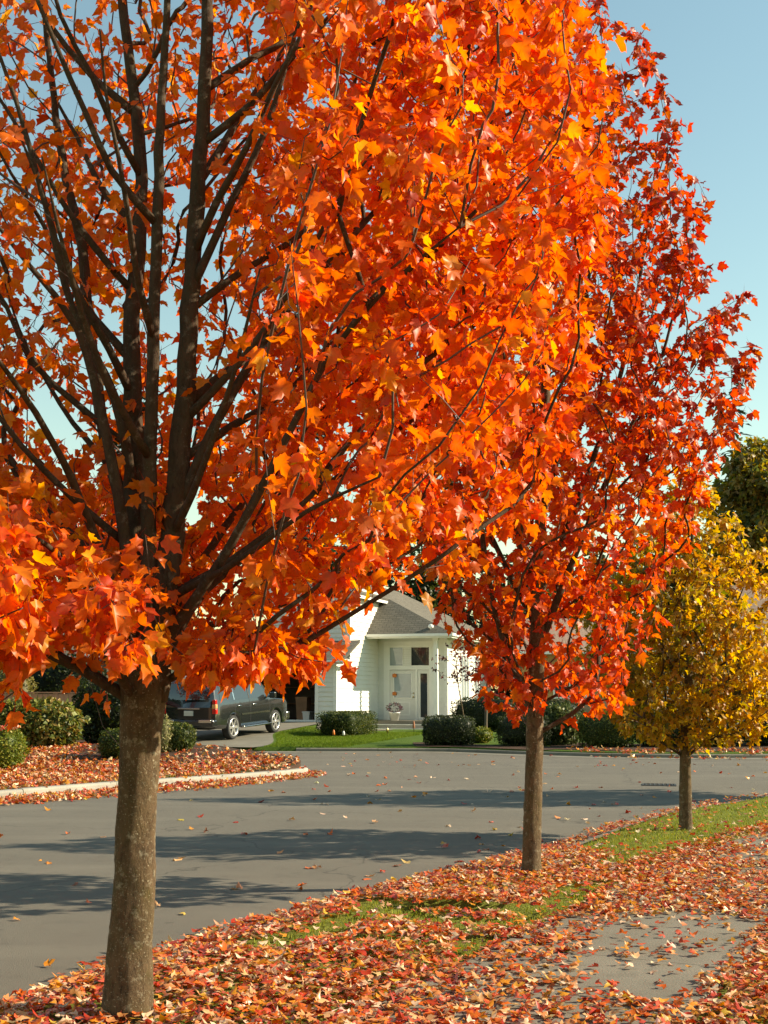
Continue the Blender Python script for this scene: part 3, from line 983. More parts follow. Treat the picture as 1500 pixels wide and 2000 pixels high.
# local axes: x forward, y left ; rear right wheel sits at (-1.475, -0.82)
hd = np.array([math.sin(YAW), math.cos(YAW)]); lf = np.array([-math.cos(YAW), math.sin(YAW)])
cen = np.array([rx, ry]) + hd * 1.475 + lf * 0.82
def gz(p): return float(far_z(p[0], p[1])) + 0.012
zr = gz(cen - hd * 1.475); zf = gz(cen + hd * 1.475)
car = empty('sport_utility_vehicle', (cen[0], cen[1], (zr + zf) / 2))
car.rotation_euler = (0, -math.atan2(zf - zr, 2.95), R(90) - YAW)
tag(car, 'dark full size sport utility vehicle parked on the driveway facing the garage', 'car')

WB, WR = 1.475, 0.385
def ztop(x):
    pts = [(-2.6, 1.06), (-2.58, 1.25), (-2.5, 1.62), (-2.42, 1.86), (-2.25, 1.925), (-1.0, 1.95), (0.3, 1.93), (0.55, 1.88), (1.25, 1.22), (1.45, 1.17), (2.3, 1.1), (2.5, 1.02), (2.58, 0.9)]
    return float(np.interp(x, [p[0] for p in pts], [p[1] for p in pts]))
def zbot(x):
    z = 0.36
    if x < -2.0: z = 0.36 + (-2.0 - x) * 0.12
    if x > 2.0: z = 0.33
    for c in (-WB, WB):
        d_ = abs(x - c)
        if d_ < 0.47:
            z = max(z, 0.36 + math.sqrt(max(0, 0.47 ** 2 - d_ ** 2)))
    return z
def halfw(x, z):
    w = float(np.interp(z, [0.3, 0.45, 0.7, 0.95, 1.15, 1.25, 1.75, 1.9, 1.96], [0.95, 0.985, 1.0, 0.995, 0.97, 0.94, 0.80, 0.74, 0.60]))
    end = 1.0
    if x > 1.9: end = 1 - 0.14 * ((x - 1.9) / 0.68) ** 2
    if x < -2.3: end = 1 - 0.05 * ((-2.3 - x) / 0.3) ** 2
    return w * end
xs = sorted(set(np.round(np.concatenate([np.linspace(-2.6, 2.58, 66), np.linspace(-WB - .48, -WB + .48, 22), np.linspace(WB - .48, WB + .48, 22)]), 4)))
b_ = MB()
K = 12
V = []
for x in xs:
    zb, zt = zbot(x), ztop(x)
    zs = [zb + (zt - zb) * q / (K - 1) for q in range(K)]
    V += [(x, halfw(x, z), z) for z in zs]
    V += [(x, -halfw(x, z), z) for z in zs[::-1]]
m_ = 2 * K
F = []
for i in range(len(xs) - 1):
    for q in range(m_):
        F.append((i * m_ + q, i * m_ + (q + 1) % m_, (i + 1) * m_ + (q + 1) % m_, (i + 1) * m_ + q))
b_.add(V, F, True)
b_.add(V[:m_], [tuple(range(m_))]); b_.add(V[-m_:], [tuple(range(m_))])
body = b_.build('body', M['paint'], car)

def side_panel(name, mat, s, quad, parent, off=0.006, nx=8, nz=5):
    """quad: (x0b,x1b,zb, x0t,x1t,zt) on side s (+1 left, -1 right)"""
    x0b, x1b, zb, x0t, x1t, zt = quad
    b_ = MB(); V = []
    for j in range(nz + 1):
        t_ = j / nz; z = zb + (zt - zb) * t_
        for i in range(nx + 1):
            q = i / nx
            x = (x0b + (x0t - x0b) * t_) * (1 - q) + (x1b + (x1t - x1b) * t_) * q
            V.append((x, s * (halfw(x, z) + off), z))
    F = [(j * (nx + 1) + i, j * (nx + 1) + i + 1, (j + 1) * (nx + 1) + i + 1, (j + 1) * (nx + 1) + i) for j in range(nz) for i in range(nx)]
    b_.add(V, F, True)
    return b_.build(name, mat, parent)
for s in (1, -1):
    for qd in ((-2.3, -1.42, 1.27, -2.2, -1.42, 1.74), (-1.34, -0.42, 1.25, -1.34, -0.42, 1.76), (-0.34, 0.98, 1.25, -0.34, 0.5, 1.74)):
        w_ = side_panel('side_window', M['car_glass'], s, qd, car)
    for xp in (-1.38, -0.38):
        side_panel('pillar', M['chrome'] if xp < -1 and s < 0 else M['black_plastic'], s, (xp - .03, xp + .03, 1.25, xp - .03, xp + .03, 1.74), car, 0.009, 2)
    side_panel('side_moulding', M['chrome'], s, (-0.98, 0.95, 0.74, -0.98, 0.95, 0.80), car, 0.022, 10, 2)
    for xd in (-1.4, -0.36, 1.0):
        side_panel('door_gap', M['black_plastic'], s, (xd - .008, xd + .008, .5, xd - .008, xd + .008, 1.22), car, 0.003, 1, 6)
    for xh in (-1.15, -0.12):
        b_ = MB(); b_.box((xh, s * 1.01, 1.04), (.2, .05, .05)); b_.build('door_handle', M['chrome'], car, 0.012)
    # mirror
    b_ = MB(); b_.box((0.92, s * 1.16, 1.3), (.14, .22, .2)); b_.box((0.94, s * 1.02, 1.26), (.08, .14, .06)); b_.build('mirror', M['paint'], car, 0.03)
    # running board
    b_ = MB(); b_.box((-0.02, s * 1.03, 0.36), (1.95, .16, .05)); rb = b_.build('running_board', M['chrome'], car, 0.012)
    # roof rail
    b_ = MB(); b_.tube([(-2.1, s * .66, 1.93), (-2.0, s * .66, 1.99), (0.1, s * .66, 2.0), (0.25, s * .66, 1.94)], [.018] * 4, 8); b_.build('roof_rail', M['chrome'], car)
    # tail light: amber over red
    tl = empty('tail_light'); tl.parent = car
    b_ = MB(); b_.bx(-2.63, -2.5, s * .84, s * 0.985, 0.86, 1.02); b_.build('red_lens', M['red_lens'], tl, 0.02)
    b_ = MB(); b_.bx(-2.63, -2.5, s * .84, s * 0.98, 1.025, 1.16); b_.build('amber_lens', M['amber_lens'], tl, 0.02)
    b_ = MB(); b_.bx(-2.62, -2.5, s * .84, s * 0.965, 1.165, 1.3); b_.build('upper_lens', M['red_lens'], tl, 0.02)
    # headlamp
    b_ = MB(); b_.bx(2.4, 2.58, s * .55, s * .84, 0.8, 1.0); b_.build('headlight', M['pale_glass'], car, 0.03)
    for c in (-WB, WB):
        wh = empty('wheel'); wh.parent = car; wh.location = (c, s * 0.86, WR)
        b_ = MB(); b_.lathe([(.28, -.12), (.34, -.13), (.375, -.11), (.385, -.06), (.385, .06), (.375, .11), (.34, .13), (.28, .12)], (0, 0, 0), 36, 'Y'); b_.build('tyre', M['rubber'], wh)
        b_ = MB()
        b_.lathe([(.295, .118), (.285, .135), (.262, .13), (.25, .05), (.25, -.05), (.262, -.13), (.285, -.135), (.295, -.118)], (0, 0, 0), 36, 'Y')
        yy = s * .095
        for q in range(6):
            a = q * math.pi / 3
            b_.box((0, 0, 0), (.22, .035, .085), mtx=Matrix.Rotation(a, 4, 'Y') @ Matrix.Translation((.155, yy, 0)))
        b_.lathe([(0, yy + s * .03), (.05, yy + s * .028), (.065, yy), (.06, -yy)], (0, 0, 0), 16, 'Y')
        b_.build('rim', M['alloy'], wh)
        b_ = MB(); b_.lathe([(0, 0), (.23, 0), (.23, .02), (0, .02)], (0, -.01, 0), 24, 'Y'); b_.build('brake_disc', M['black_plastic'], wh)
# rear
b_ = MB(); V = []
for j in range(5):
    t_ = j / 4; z = 1.3 + .5 * t_; x = -2.605 + .025 + .12 * t_ ** 1.2
    for i in range(9):
        q = -1 + i / 4
        V.append((min(x, -2.0) - .05 + .02 * (1 - q * q) * -1, q * (.78 - .08 * t_), z))
F = [(j * 9 + i, j * 9 + i + 1, (j + 1) * 9 + i + 1, (j + 1) * 9 + i) for j in range(4) for i in range(8)]
b_.add(V, F, True); b_.build('rear_window', M['car_glass'], car)
b_ = MB(); b_.bx(-2.78, -2.5, -.97, .97, .46, .68); b_.build('rear_bumper', M['paint'], car, 0.04)
b_ = MB(); b_.bx(-2.79, -2.6, -.9, -.45, .60, .69); b_.bx(-2.79, -2.6, .45, .9, .60, .69); b_.build('bumper_step', M['chrome'], car, 0.01)
b_ = MB(); b_.bx(-2.65, -2.6, -.16, .16, .8, .96); b_.build('number_plate', M['plate'], car, 0.005)
b_ = MB(); b_.bx(-2.64, -2.6, -.4, .4, 1.0, 1.05); b_.build('tailgate_trim', M['chrome'], car, 0.008)
b_ = MB(); b_.bx(2.45, 2.66, -.93, .93, .4, .66); b_.build('front_bumper', M['chrome'], car, 0.04)
b_ = MB(); b_.bx(2.5, 2.6, -.5, .5, .72, .98); b_.build('grille', M['chrome'], car, 0.02)
b_ = MB(); b_.add([(1.2, -.8, 1.28), (1.2, .8, 1.28), (.62, .68, 1.84), (.62, -.68, 1.84)], [(0, 1, 2, 3)]); 
b_ = MB()
V = []
for j in range(4):
    t_ = j / 3; x = 1.2 - .6 * t_
    for i in range(7):
        q = -1 + i / 3
        V.append((x + .012, q * (halfw(x, ztop(x)) - .04), ztop(x) + .014))
b_.add(V, [(j * 7 + i, j * 7 + i + 1, (j + 1) * 7 + i + 1, (j + 1) * 7 + i) for j in range(3) for i in range(6)], True)
b_.build('windshield', M['car_glass'], car)
b_ = MB(); b_.bx(-2.2, 2.2, -.5, .5, .34, .5); b_.tube([(-WB, -.75, WR), (-WB, .75, WR)], [.06, .06], 8); b_.tube([(WB, -.75, WR), (WB, .75, WR)], [.06, .06], 8)
b_.build('chassis', M['black_plastic'], car)

# ------------------------------------------------------------------ leaves
def leaf_template(full=True, petiole=True):
    if full:
        half = [(0.22, -0.06), (0.38, 0.1), (0.36, 0.22), (0.54, 0.5), (0.36, 0.47), (0.24, 0.47), (0.27, 0.68), (0.12, 0.78)]
    else:
        half = [(0.36, 0.06), (0.56, 0.46), (0.2, 0.44), (0.2, 0.72)]
    out = [(0.0, 0.0)] + half + [(0.0, 1.0)] + [(-x, y) for x, y in half[::-1]]
    P = [(0.0, 0.36)] + out
    n = len(out)
    F = [(0, 1 + i, 1 + (i + 1) % n) for i in range(n)]
    if petiole:
        b = len(P)
        P += [(-0.014, 0.02), (0.014, 0.02), (0.0, -0.75)]
        F += [(b, b + 2, b + 1)]
    return np.array(P, float), np.array(F), n + 1
LT_FULL = leaf_template(True, True)
LT_NOPET = leaf_template(True, False)
LT_LOW = leaf_template(False, False)

def leaves_mesh(name, tmpl, pos, ax, nr, size, colr, mat, fold=0.25, curl=0.35, link_parent=None, wid=1.0):
    P, F, nb = tmpl
    n = len(pos)
    if n == 0:
        return None
    ax = ax / (np.linalg.norm(ax, axis=1)[:, None] + 1e-9)
    nr = nr - ax * (nr * ax).sum(1)[:, None]
    nr /= np.linalg.norm(nr, axis=1)[:, None] + 1e-9
    sd = np.cross(ax, nr)
    fo = rng.normal(fold, abs(fold) * .6 + .05, n)
    cu = rng.normal(curl, abs(curl) * .7 + .08, n)
    x = P[:, 0]; y = P[:, 1]
    tw = rng.normal(0, 0.25, n)
    edge = rng.normal(0, .05, (n, len(P)))
    z = edge + fo[:, None] * np.abs(x)[None, :] - cu[:, None] * (np.clip(y, 0, 1)[None, :] - .36) ** 2 + tw[:, None] * (x * (y - .3))[None, :]
    z[:, 0] -= 0.03
    wv = (wid * rng.uniform(.72, 1.12, n))[:, None, None]
    asym = rng.normal(0, .12, n)[:, None]
    x = x[None, :] + asym * (np.clip(y, 0, 1)[None, :]) ** 2
    V = pos[:, None, :] + size[:, None, None] * (wv * x[:, :, None] * sd[:, None, :] + y[None, :, None] * ax[:, None, :] + z[:, :, None] * nr[:, None, :])
    C = np.repeat(colr[:, None, :], len(P), axis=1)
    C[:, 0] = C[:, 0] * 0.75 + np.array([0.75, 0.35, 0.05]) * 0.25 * colr.max(1)[:, None]
    if len(P) > nb:
        C[:, nb:] = np.array([0.3, 0.05, 0.03])
    FF = (F[None, :, :] + (np.arange(n) * len(P))[:, None, None]).reshape(-1, 3)
    me = mesh_np(name, V.reshape(-1, 3), FF, mat, C.reshape(-1, 3))
    return link(name, me, link_parent) if link_parent is not False else me

def pick(pal, n, wts=None):
    pal = np.array(pal, float)
    i = rng.choice(len(pal), n, p=None if wts is None else np.array(wts) / np.sum(wts))
    c = pal[i] * rng.uniform(0.8, 1.15, (n, 1))
    return np.clip(c * rng.normal(1, 0.06, (n, 3)), 0, 0.95)

# ------------------------------------------------------------------ tree growth
def grow(lead, pts, pw=0.28, upk=1.7):
    """lead: list of (polyline Nx3, radii N); pts: crown points. returns nodes, parents, is_leader"""
    pos = []; par = []; pl = []
    for P, rr in lead:
        base = len(pos)
        if base:
            q = np.array(pos)
            j = int(np.argmin(((q - P[0]) ** 2).sum(1))); p0 = pl[j]
        else:
            j = -1; p0 = 0.0
        for k in range(len(P)):
            pos.append(P[k]); par.append(j if k == 0 else base + k - 1)
            p0 = p0 + (np.linalg.norm(P[k] - P[k - 1]) if k else 0)
            pl.append(p0)
    nl = len(pos)
    pos = np.array(pos); pl = np.array(pl)
    # attachment only above the clear trunk
    zmin = pts[:, 2].min() - 0.3
    n = len(pts)
    best = np.full(n, 1e9); bp = np.zeros(n, int)
    def cost(node, pln):
        d = pts - node
        h = np.hypot(d[:, 0], d[:, 1]); dist = np.sqrt(h * h + d[:, 2] ** 2)
        return dist + pw * pln + upk * np.maximum(0, 0.55 * h - d[:, 2])
    for k in range(nl):
        if pos[k][2] < zmin: continue
        c = cost(pos[k], pl[k])
        m = c < best
        best[m] = c[m]; bp[m] = k
    allp = list(pos); allpar = list(par); allpl = list(pl)
    todo = np.ones(n, bool)
    for it in range(n):
        k = int(np.argmin(np.where(todo, best, 1e9)))
        todo[k] = False
        pa = bp[k]
        allp.append(pts[k]); allpar.append(pa)
        ln = allpl[pa] + np.linalg.norm(pts[k] - allp[pa]); allpl.append(ln)
        c = cost(pts[k], ln)
        m = todo & (c < best)
        best[m] = c[m]; bp[m] = len(allp) - 1
    return np.array(allp), np.array(allpar), nl

def make_tree(name, label, cat, base, lead, pts, leaf_fn, mat_bark, tip_r=0.0024, expo=0.47, rmax=0.03, nbranch=30,
              trunk_k=20, group=None, part_leaves=0, tmpl=LT_FULL, twig_mat=None, leaf_mat=None, limb_mat=None, knots=()):
    root = empty(name, base)
    tag(root, label, cat, group)
    b3 = np.array(base, float)
    lead2 = [(resample([(*p,) for p in P], 0.13), rr) for P, rr in lead]
    lead3 = []
    for (P, rr), (P0, _) in zip(lead2, lead):
        s0 = np.concatenate([[0], np.cumsum(np.linalg.norm(np.diff(np.array(P0, float), axis=0), axis=1))])
        s1 = np.concatenate([[0], np.cumsum(np.linalg.norm(np.diff(P, axis=0), axis=1))])
        rad = np.interp(s1 / s1[-1], s0 / s0[-1], rr)
        wobble = rng.normal(0, 1, (len(P), 3)) * (rad[:, None] * (0.025 if len(lead3) == 0 else 0.09))
        wobble[0] = 0
        lead3.append((P + wobble, rad))
    for k, (P, rad) in enumerate(lead3):
        b_ = MB()
        if k == 0 and trunk_k >= 20:
            Q, rq = P - b3, rad
            s1 = np.concatenate([[0], np.cumsum(np.linalg.norm(np.diff(Q, axis=0), axis=1))])
            m_ = int(s1[-1] / 0.022)
            ss = np.linspace(0, s1[-1], m_)
            Q2 = np.stack([np.interp(ss, s1, Q[:, i]) for i in range(3)], -1); r2 = np.interp(ss, s1, rq)
            V_, F_ = tube_np(Q2, r2, 40)
            c_ = np.repeat(Q2, 40, axis=0)
            d_ = V_ - c_
            ang = np.tile(np.arange(40) * 2 * math.pi / 40, m_); hh = np.repeat(ss, 40)
            ph = base[0] * 7
            rel = .035 * np.sin(2 * ang + hh * 1.9 + ph) + .03 * np.sin(3 * ang - hh * 3.1 + ph) + .018 * np.sin(5 * ang + 2.2 * np.sin(hh * 6 + ph)) \
                + .012 * np.sin(9 * ang + 3 * np.sin(hh * 9 + ph)) * np.sin(hh * 21 + ph) + .009 * np.sin(hh * 60 + 4 * np.sin(ang * 2 + ph)) * np.sin(ang * 3 + hh * 7) + rng.normal(0, .009, len(ang))
            # root flare with buttresses
            rel += np.exp(-hh / .12) * .16 * np.maximum(0, np.sin(2.5 * ang + ph)) + np.exp(-hh / .05) * .05
            for (hz, ha, hs, hr) in knots:
                da = np.angle(np.exp(1j * (ang - ha)))
                q_ = np.exp(-((hh - hz) / hs) ** 2 - (da / hr) ** 2)
                rel += .16 * q_ - .2 * np.exp(-((hh - hz) / (hs * .5)) ** 2 - (da / (hr * .45)) ** 2)
            b_.add(c_ + d_ * (1 + rel)[:, None], F_, True)
            b_.build('trunk', mat_bark, root)
            continue
        kk = trunk_k if k == 0 else 10
        b_.tube((P - b3).tolist(), rad.tolist(), kk, rough=0.035 if k == 0 else 0.05)
        b_.build('trunk' if k == 0 else 'limb', mat_bark if k == 0 else (limb_mat or mat_bark), root)
    A, par, nl = grow(lead3, pts)
    N = len(A)
    desc = np.zeros(N)
    desc[nl:] = 1
    for k in range(N - 1, nl - 1, -1):
        if par[k] >= 0: desc[par[k]] += desc[k]
    kids = [[] for _ in range(N)]
    for k in range(nl, N): kids[par[k]].append(k)
    for k in range(nl): kids[k] = sorted(kids[k], key=lambda q: -desc[q])
    rad = np.minimum(tip_r * np.maximum(desc, 1) ** expo, rmax)
    chains = []
    used = np.zeros(N, bool)
    def follow(start):
        ch = [start]; used[start] = True
        cur = start
        while True:
            ks = [q for q in kids[cur] if not used[q]]
            if not ks: break
            nx_ = max(ks, key=lambda q: desc[q])
            used[nx_] = True
            ch.append(nx_); cur = nx_
        return ch
    for k in range(nl, N):
        if not used[k]:
            chains.append(follow(k))
    tips_dir = np.zeros((N, 3))
    segs = []
    for ch in chains:
        p0 = A[par[ch[0]]]
        P = np.vstack([p0, A[ch]])
        rr = np.concatenate([[rad[ch[0]] * 1.05], rad[ch]])
        rr[-1] *= 0.6
        if len(P) == 2:
            m_ = P.mean(0) + np.array([0, 0, -0.12]) * np.linalg.norm(P[1] - P[0]) + rng.normal(0, .02, 3)
            P = np.vstack([P[0], m_, P[1]]); rr = np.array([rr[0], rr[0] * .9, rr[1]])
        else:
            # chaikin rounding
            Q = [P[0]]; q_ = [rr[0]]
            for a in range(len(P) - 1):
                Q += [P[a] * .7 + P[a + 1] * .3, P[a] * .3 + P[a + 1] * .7]; q_ += [rr[a] * .7 + rr[a + 1] * .3, rr[a] * .3 + rr[a + 1] * .7]
            Q.append(P[-1]); q_.append(rr[-1])
            P = np.array(Q); rr = np.array(q_)
        segs.append((desc[ch[0]], P - b3, rr))
    segs.sort(key=lambda s: -s[0])
    for d_, P, rr in segs[:nbranch]:
        b_ = MB(); b_.tube(P.tolist(), rr.tolist(), 7); b_.build('branch', twig_mat or limb_mat or mat_bark, root)
    VV = []; FF = []; off = 0
    for d_, P, rr in segs[nbranch:]:
        V_, F_ = tube_np(P, rr, 4 if d_ > 3 else 3)
        k_ = len(V_)
        VV.append(V_); FF.append(np.array(F_) + off); off += k_
    if VV:
        o = link('twigs', mesh_np('twigs', np.vstack(VV), np.vstack(FF), twig_mat or M['twig'], smooth=True), root)
        tag(o, kind='stuff')
    # leaves
    tipdir = A[nl:] - A[par[nl:]]
    tipdir /= np.linalg.norm(tipdir, axis=1)[:, None] + 1e-9
    pos, ax, nr, size, colr = leaf_fn(A[nl:], tipdir, A[par[nl:]])
    lm = leaf_mat or M['leaf']
    if part_leaves:
        d_ = np.linalg.norm(pos - np.array([0, 0, EYE]), axis=1)
        # only leaves inside the picture count as showing largest
        pitch = math.atan(352 / 2400)
        a_ = pos[:, 1] * math.cos(pitch) + (pos[:, 2] - EYE) * math.sin(pitch)
        b2 = -pos[:, 1] * math.sin(pitch) + (pos[:, 2] - EYE) * math.cos(pitch)
        inside = (np.abs(pos[:, 0] / a_) < 0.31) & (np.abs(b2 / a_) < 0.415)
        face = np.abs(((nr / (np.linalg.norm(nr, axis=1)[:, None] + 1e-9)) * pos / d_[:, None]).sum(1))
        score = np.where(inside, size / d_ * (0.4 + face), 0)
        top = np.argsort(-score)[:part_leaves]
        keep = np.ones(len(pos), bool); keep[top] = False
        shapes = []
        pal = colr[top[:: max(1, len(top) // 24)]][:24]
        for c_ in pal:
            me = leaves_mesh('leaf', tmpl, np.zeros((1, 3)), np.array([[0, 1., 0]]), np.array([[0, 0, 1.]]), np.ones(1), c_[None, :], lm, link_parent=False)
            shapes.append(me)
        for q in top:
            k_ = int(np.argmin(((pal - colr[q]) ** 2).sum(1) + rng.uniform(0, 0.01, len(pal))))
            o = bpy.data.objects.new('leaf', shapes[k_])
            a3 = Vector(ax[q]).normalized(); n3 = Vector(nr[q]); n3 = (n3 - a3 * n3.dot(a3)).normalized(); s3 = a3.cross(n3)
            sz = float(size[q]); p3 = Vector(pos[q] - b3)
            o.matrix_local = Matrix(((s3.x * sz, a3.x * sz, n3.x * sz, p3.x), (s3.y * sz, a3.y * sz, n3.y * sz, p3.y), (s3.z * sz, a3.z * sz, n3.z * sz, p3.z), (0, 0, 0, 1)))
            o.parent = root
            col.objects.link(o)
        pos, ax, nr, size, colr = pos[keep], ax[keep], nr[keep], size[keep], colr[keep]
    o = leaves_mesh('foliage', tmpl, pos - b3, ax, nr, size, colr, lm, link_parent=root)
    tag(o, kind='stuff')
    return root

def leaf_cloud(k, spread, smin, smax, colfn, droop=0.95, along=0.6):
    def fn(tips, tdir, parents):
        n = len(tips)
        cnt = np.asarray(k(tips) if callable(k) else np.full(n, k)).astype(int)
        idx = np.repeat(np.arange(n), cnt)
        m = len(idx)
        t_ = rng.uniform(0, 1, m) ** 0.7
        pos = parents[idx] + (tips[idx] - parents[idx]) * (1 - along * (1 - t_))[:, None]
        out = rng.normal(0, 1, (m, 3)); out /= np.linalg.norm(out, axis=1)[:, None]
        pos = pos + out * (spread * rng.uniform(0.3, 1.0, m))[:, None]
        ax = out * 0.8 + tdir[idx] * 0.35 + np.array([0, 0, -droop]) + rng.normal(0, .25, (m, 3))
        nr = rng.normal(0, .75, (m, 3)) + np.array([0.25, -0.1, 0.4]) + out * .4
        size = rng.uniform(smin, smax, m)
        return pos, ax, nr, size, colfn(pos)
    return fn

def crown_points(n, cx, cy, z0, z1, Rf, dens=None, shell=0.55, seed=1):
    r_ = np.random.default_rng(seed)
    out = []
    got = 0
    while got < n:
        m = 6000
        z = r_.uniform(z0, z1, m); a = r_.uniform(0, 2 * math.pi, m)
        q = r_.uniform(0, 1, m) ** shell
        ca, sa = np.cos(a), np.sin(a)
        Rm = Rf(z, ca, sa)
        keep = r_.uniform(0, 1, m) < (Rm / 2.6) ** 2 * (1.0)
        p = np.stack([cx + ca * q * Rm, cy + sa * q * Rm, z], -1)
        if dens is not None:
            keep &= r_.uniform(0, 1, m) < dens(p)
        p = p[keep]
        out.append(p); got += len(p)
    P = np.vstack(out)[:n]
    return P

# ------------------------------------------------------------------ maple in front (T1)
T1 = (-1.26, 6.36, 0.10)
KR = 0.35
LEAD1 = [
 ([(-1.265, 6.36, 0.02), (-1.262, 6.36, 0.16), (-1.26, 6.36, 0.47), (-1.25, 6.36, 0.84), (-1.25, 6.36, 1.21), (-1.24, 6.36, 1.47), (-1.225, 6.36, 1.73), (-1.22, 6.36, 1.93)], [.145, .122, .106, .099, .096, .104, .118, .112]),
 ([(-1.26, 6.36, 1.66), (-1.29, 6.36, 2.25), (-1.33, 6.45, 2.94), (-1.38, 6.5, 3.66), (-1.37, 6.6, 4.59), (-1.53, 6.7, 5.74), (-1.61, 6.75, 6.77), (-1.67, 6.8, 7.6)], [.1, .083, .068, .056, .045, .034, .022, .008]),
 ([(-1.18, 6.36, 1.68), (-1.11, 6.3, 2.38), (-1.07, 6.25, 2.77), (-1.02, 6.2, 3.44), (-0.99, 6.2, 4.27), (-0.95, 6.15, 5.11), (-0.93, 6.1, 6.13), (-0.94, 6.1, 7.1)], [.09, .078, .07, .062, .052, .042, .028, .008]),
 ([(-1.22, 6.3, 1.95), (-1.2, 6.2, 2.76), (-1.18, 6.1, 3.41), (-1.16, 6.0, 4.47), (-1.12, 5.9, 5.26), (-1.09, 5.8, 6.2)], [.055, .045, .04, .032, .022, .008]),
 ([(-1.28, 6.3, 2.1), (-1.34, 6.2, 2.63), (-1.44, 6.1, 3.14), (-1.55, 6.0, 3.54), (-1.74, 5.8, 3.79), (-1.93, 5.6, 4.03)], [.042, .036, .03, .024, .017, .008]),
 ([(-1.33, 6.45, 2.5), (-1.53, 6.6, 3.11), (-1.69, 6.8, 3.84), (-1.77, 6.9, 4.31), (-1.94, 7.0, 4.93), (-2.12, 7.1, 5.98), (-2.27, 7.2, 6.92)], [.045, .042, .04, .036, .03, .02, .008]),
 ([(-1.32, 6.4, 2.76), (-1.41, 6.3, 3.24), (-1.63, 6.2, 3.71), (-1.76, 6.1, 4.23), (-1.91, 6.0, 4.75), (-2.09, 5.9, 5.26)], [.036, .03, .025, .02, .015, .007]),
 ([(-1.29, 6.32, 1.98), (-1.41, 6.0, 2.45), (-1.49, 5.6, 2.78), (-1.58, 5.2, 3.02), (-1.67, 4.8, 3.18)], [.035, .028, .022, .016, .008]),
 ([(-1.29, 6.32, 1.9), (-1.4, 5.9, 2.19), (-1.45, 5.4, 2.33), (-1.44, 4.9, 2.36)], [.028, .022, .016, .008]),
 ([(-1.12, 6.36, 1.93), (-0.95, 6.5, 2.26), (-0.68, 6.8, 2.54), (-0.44, 7.0, 2.87), (-0.09, 7.2, 3.33), (0.32, 7.4, 3.7)], [.04, .034, .028, .022, .015, .007]),
 ([(-1.12, 6.32, 1.98), (-0.79, 6.1, 2.41), (-0.48, 5.9, 2.94), (-0.27, 5.8, 3.33), (0.02, 5.6, 3.62), (0.35, 5.4, 3.84)], [.036, .029, .023, .018, .013, .006]),
 ([(-1.08, 6.28, 2.6), (-0.87, 6.2, 3.08), (-0.62, 6.3, 3.58), (-0.31, 6.4, 4.01), (0.23, 6.5, 4.7), (0.62, 6.6, 5.27)], [.036, .03, .026, .021, .014, .006]),
 ([(-1.03, 6.2, 3.2), (-0.75, 6.5, 3.52), (-0.5, 6.8, 3.84), (-0.09, 7.1, 4.18), (0.42, 7.4, 4.6)], [.033, .028, .022, .015, .006]),
 ([(-1.01, 6.2, 3.8), (-0.8, 6.1, 4.23), (-0.61, 6.0, 4.61), (-0.45, 5.9, 5.09), (-0.26, 5.8, 5.62)], [.03, .024, .019, .013, .006]),
 ([(-1.1, 6.32, 2.2), (-0.7, 6.0, 2.37), (-0.36, 5.7, 2.56), (-0.02, 5.4, 2.67)], [.025, .019, .013, .006]),
 ([(-1.1, 6.36, 1.79), (-0.9, 6.2, 1.86), (-0.75, 6.05, 1.9), (-0.62, 5.95, 1.93)], [.026, .022, .016, .007]),
 ([(-0.98, 6.2, 4.4), (-0.72, 6.5, 5.06), (-0.4, 6.9, 5.86), (-0.1, 7.2, 6.57)], [.028, .022, .015, .006]),
 ([(-1.12, 6.4, 2.12), (-0.84, 6.9, 2.73), (-0.47, 7.4, 3.28), (0.03, 7.9, 3.91)], [.032, .025, .017, .006]),
]
# thinner limbs fanning up and out from the leaders
fan = np.random.default_rng(77)
for (li, zz, az, L, el) in [(1, 2.15, 170, 1.5, 55), (1, 2.45, 215, 1.6, 50), (1, 2.7, 150, 1.7, 58), (1, 3.0, 195, 1.7, 52), (1, 3.3, 240, 1.6, 55), (1, 3.5, 165, 1.8, 60), (1, 3.9, 205, 1.7, 58), (1, 4.3, 140, 1.6, 60),
                            (1, 4.6, 230, 1.5, 60), (3, 2.9, 250, 1.5, 55), (3, 3.5, 265, 1.5, 58), (3, 4.1, 235, 1.6, 60), (2, 2.5, 300, 1.6, 50), (2, 2.9, 40, 1.8, 50), (2, 3.1, 330, 1.8, 48), (2, 3.7, 15, 1.9, 48),
                            (2, 4.0, 310, 1.7, 52), (2, 4.6, 345, 1.8, 50), (2, 4.9, 30, 1.7, 52), (1, 5.0, 175, 1.5, 62), (2, 2.2, 350, 1.5, 42)]:
    P0 = np.array(LEAD1[li][0]); s_ = np.array([np.interp(zz, P0[:, 2], P0[:, i]) for i in range(3)])
    a_ = R(az); e_ = R(el)
    pts_ = []
    for q in range(6):
        t_ = q / 5
        ee = e_ * (.75 + .45 * t_)
        pts_.append(s_.copy())
        s_ = s_ + L / 5 * np.array([math.cos(a_) * math.cos(ee), math.sin(a_) * math.cos(ee), math.sin(ee)]) + fan.normal(0, .025, 3)
    r0 = .024 + .006 * fan.uniform()
    LEAD1.append(([tuple(p) for p in pts_], [r0, r0 * .85, r0 * .7, r0 * .55, r0 * .4, .005]))
for k_ in range(1, len(LEAD1)):
    LEAD1[k_] = (LEAD1[k_][0], [r * (.86 - .1 * q / len(LEAD1[k_][1])) for q, r in enumerate(LEAD1[k_][1])])
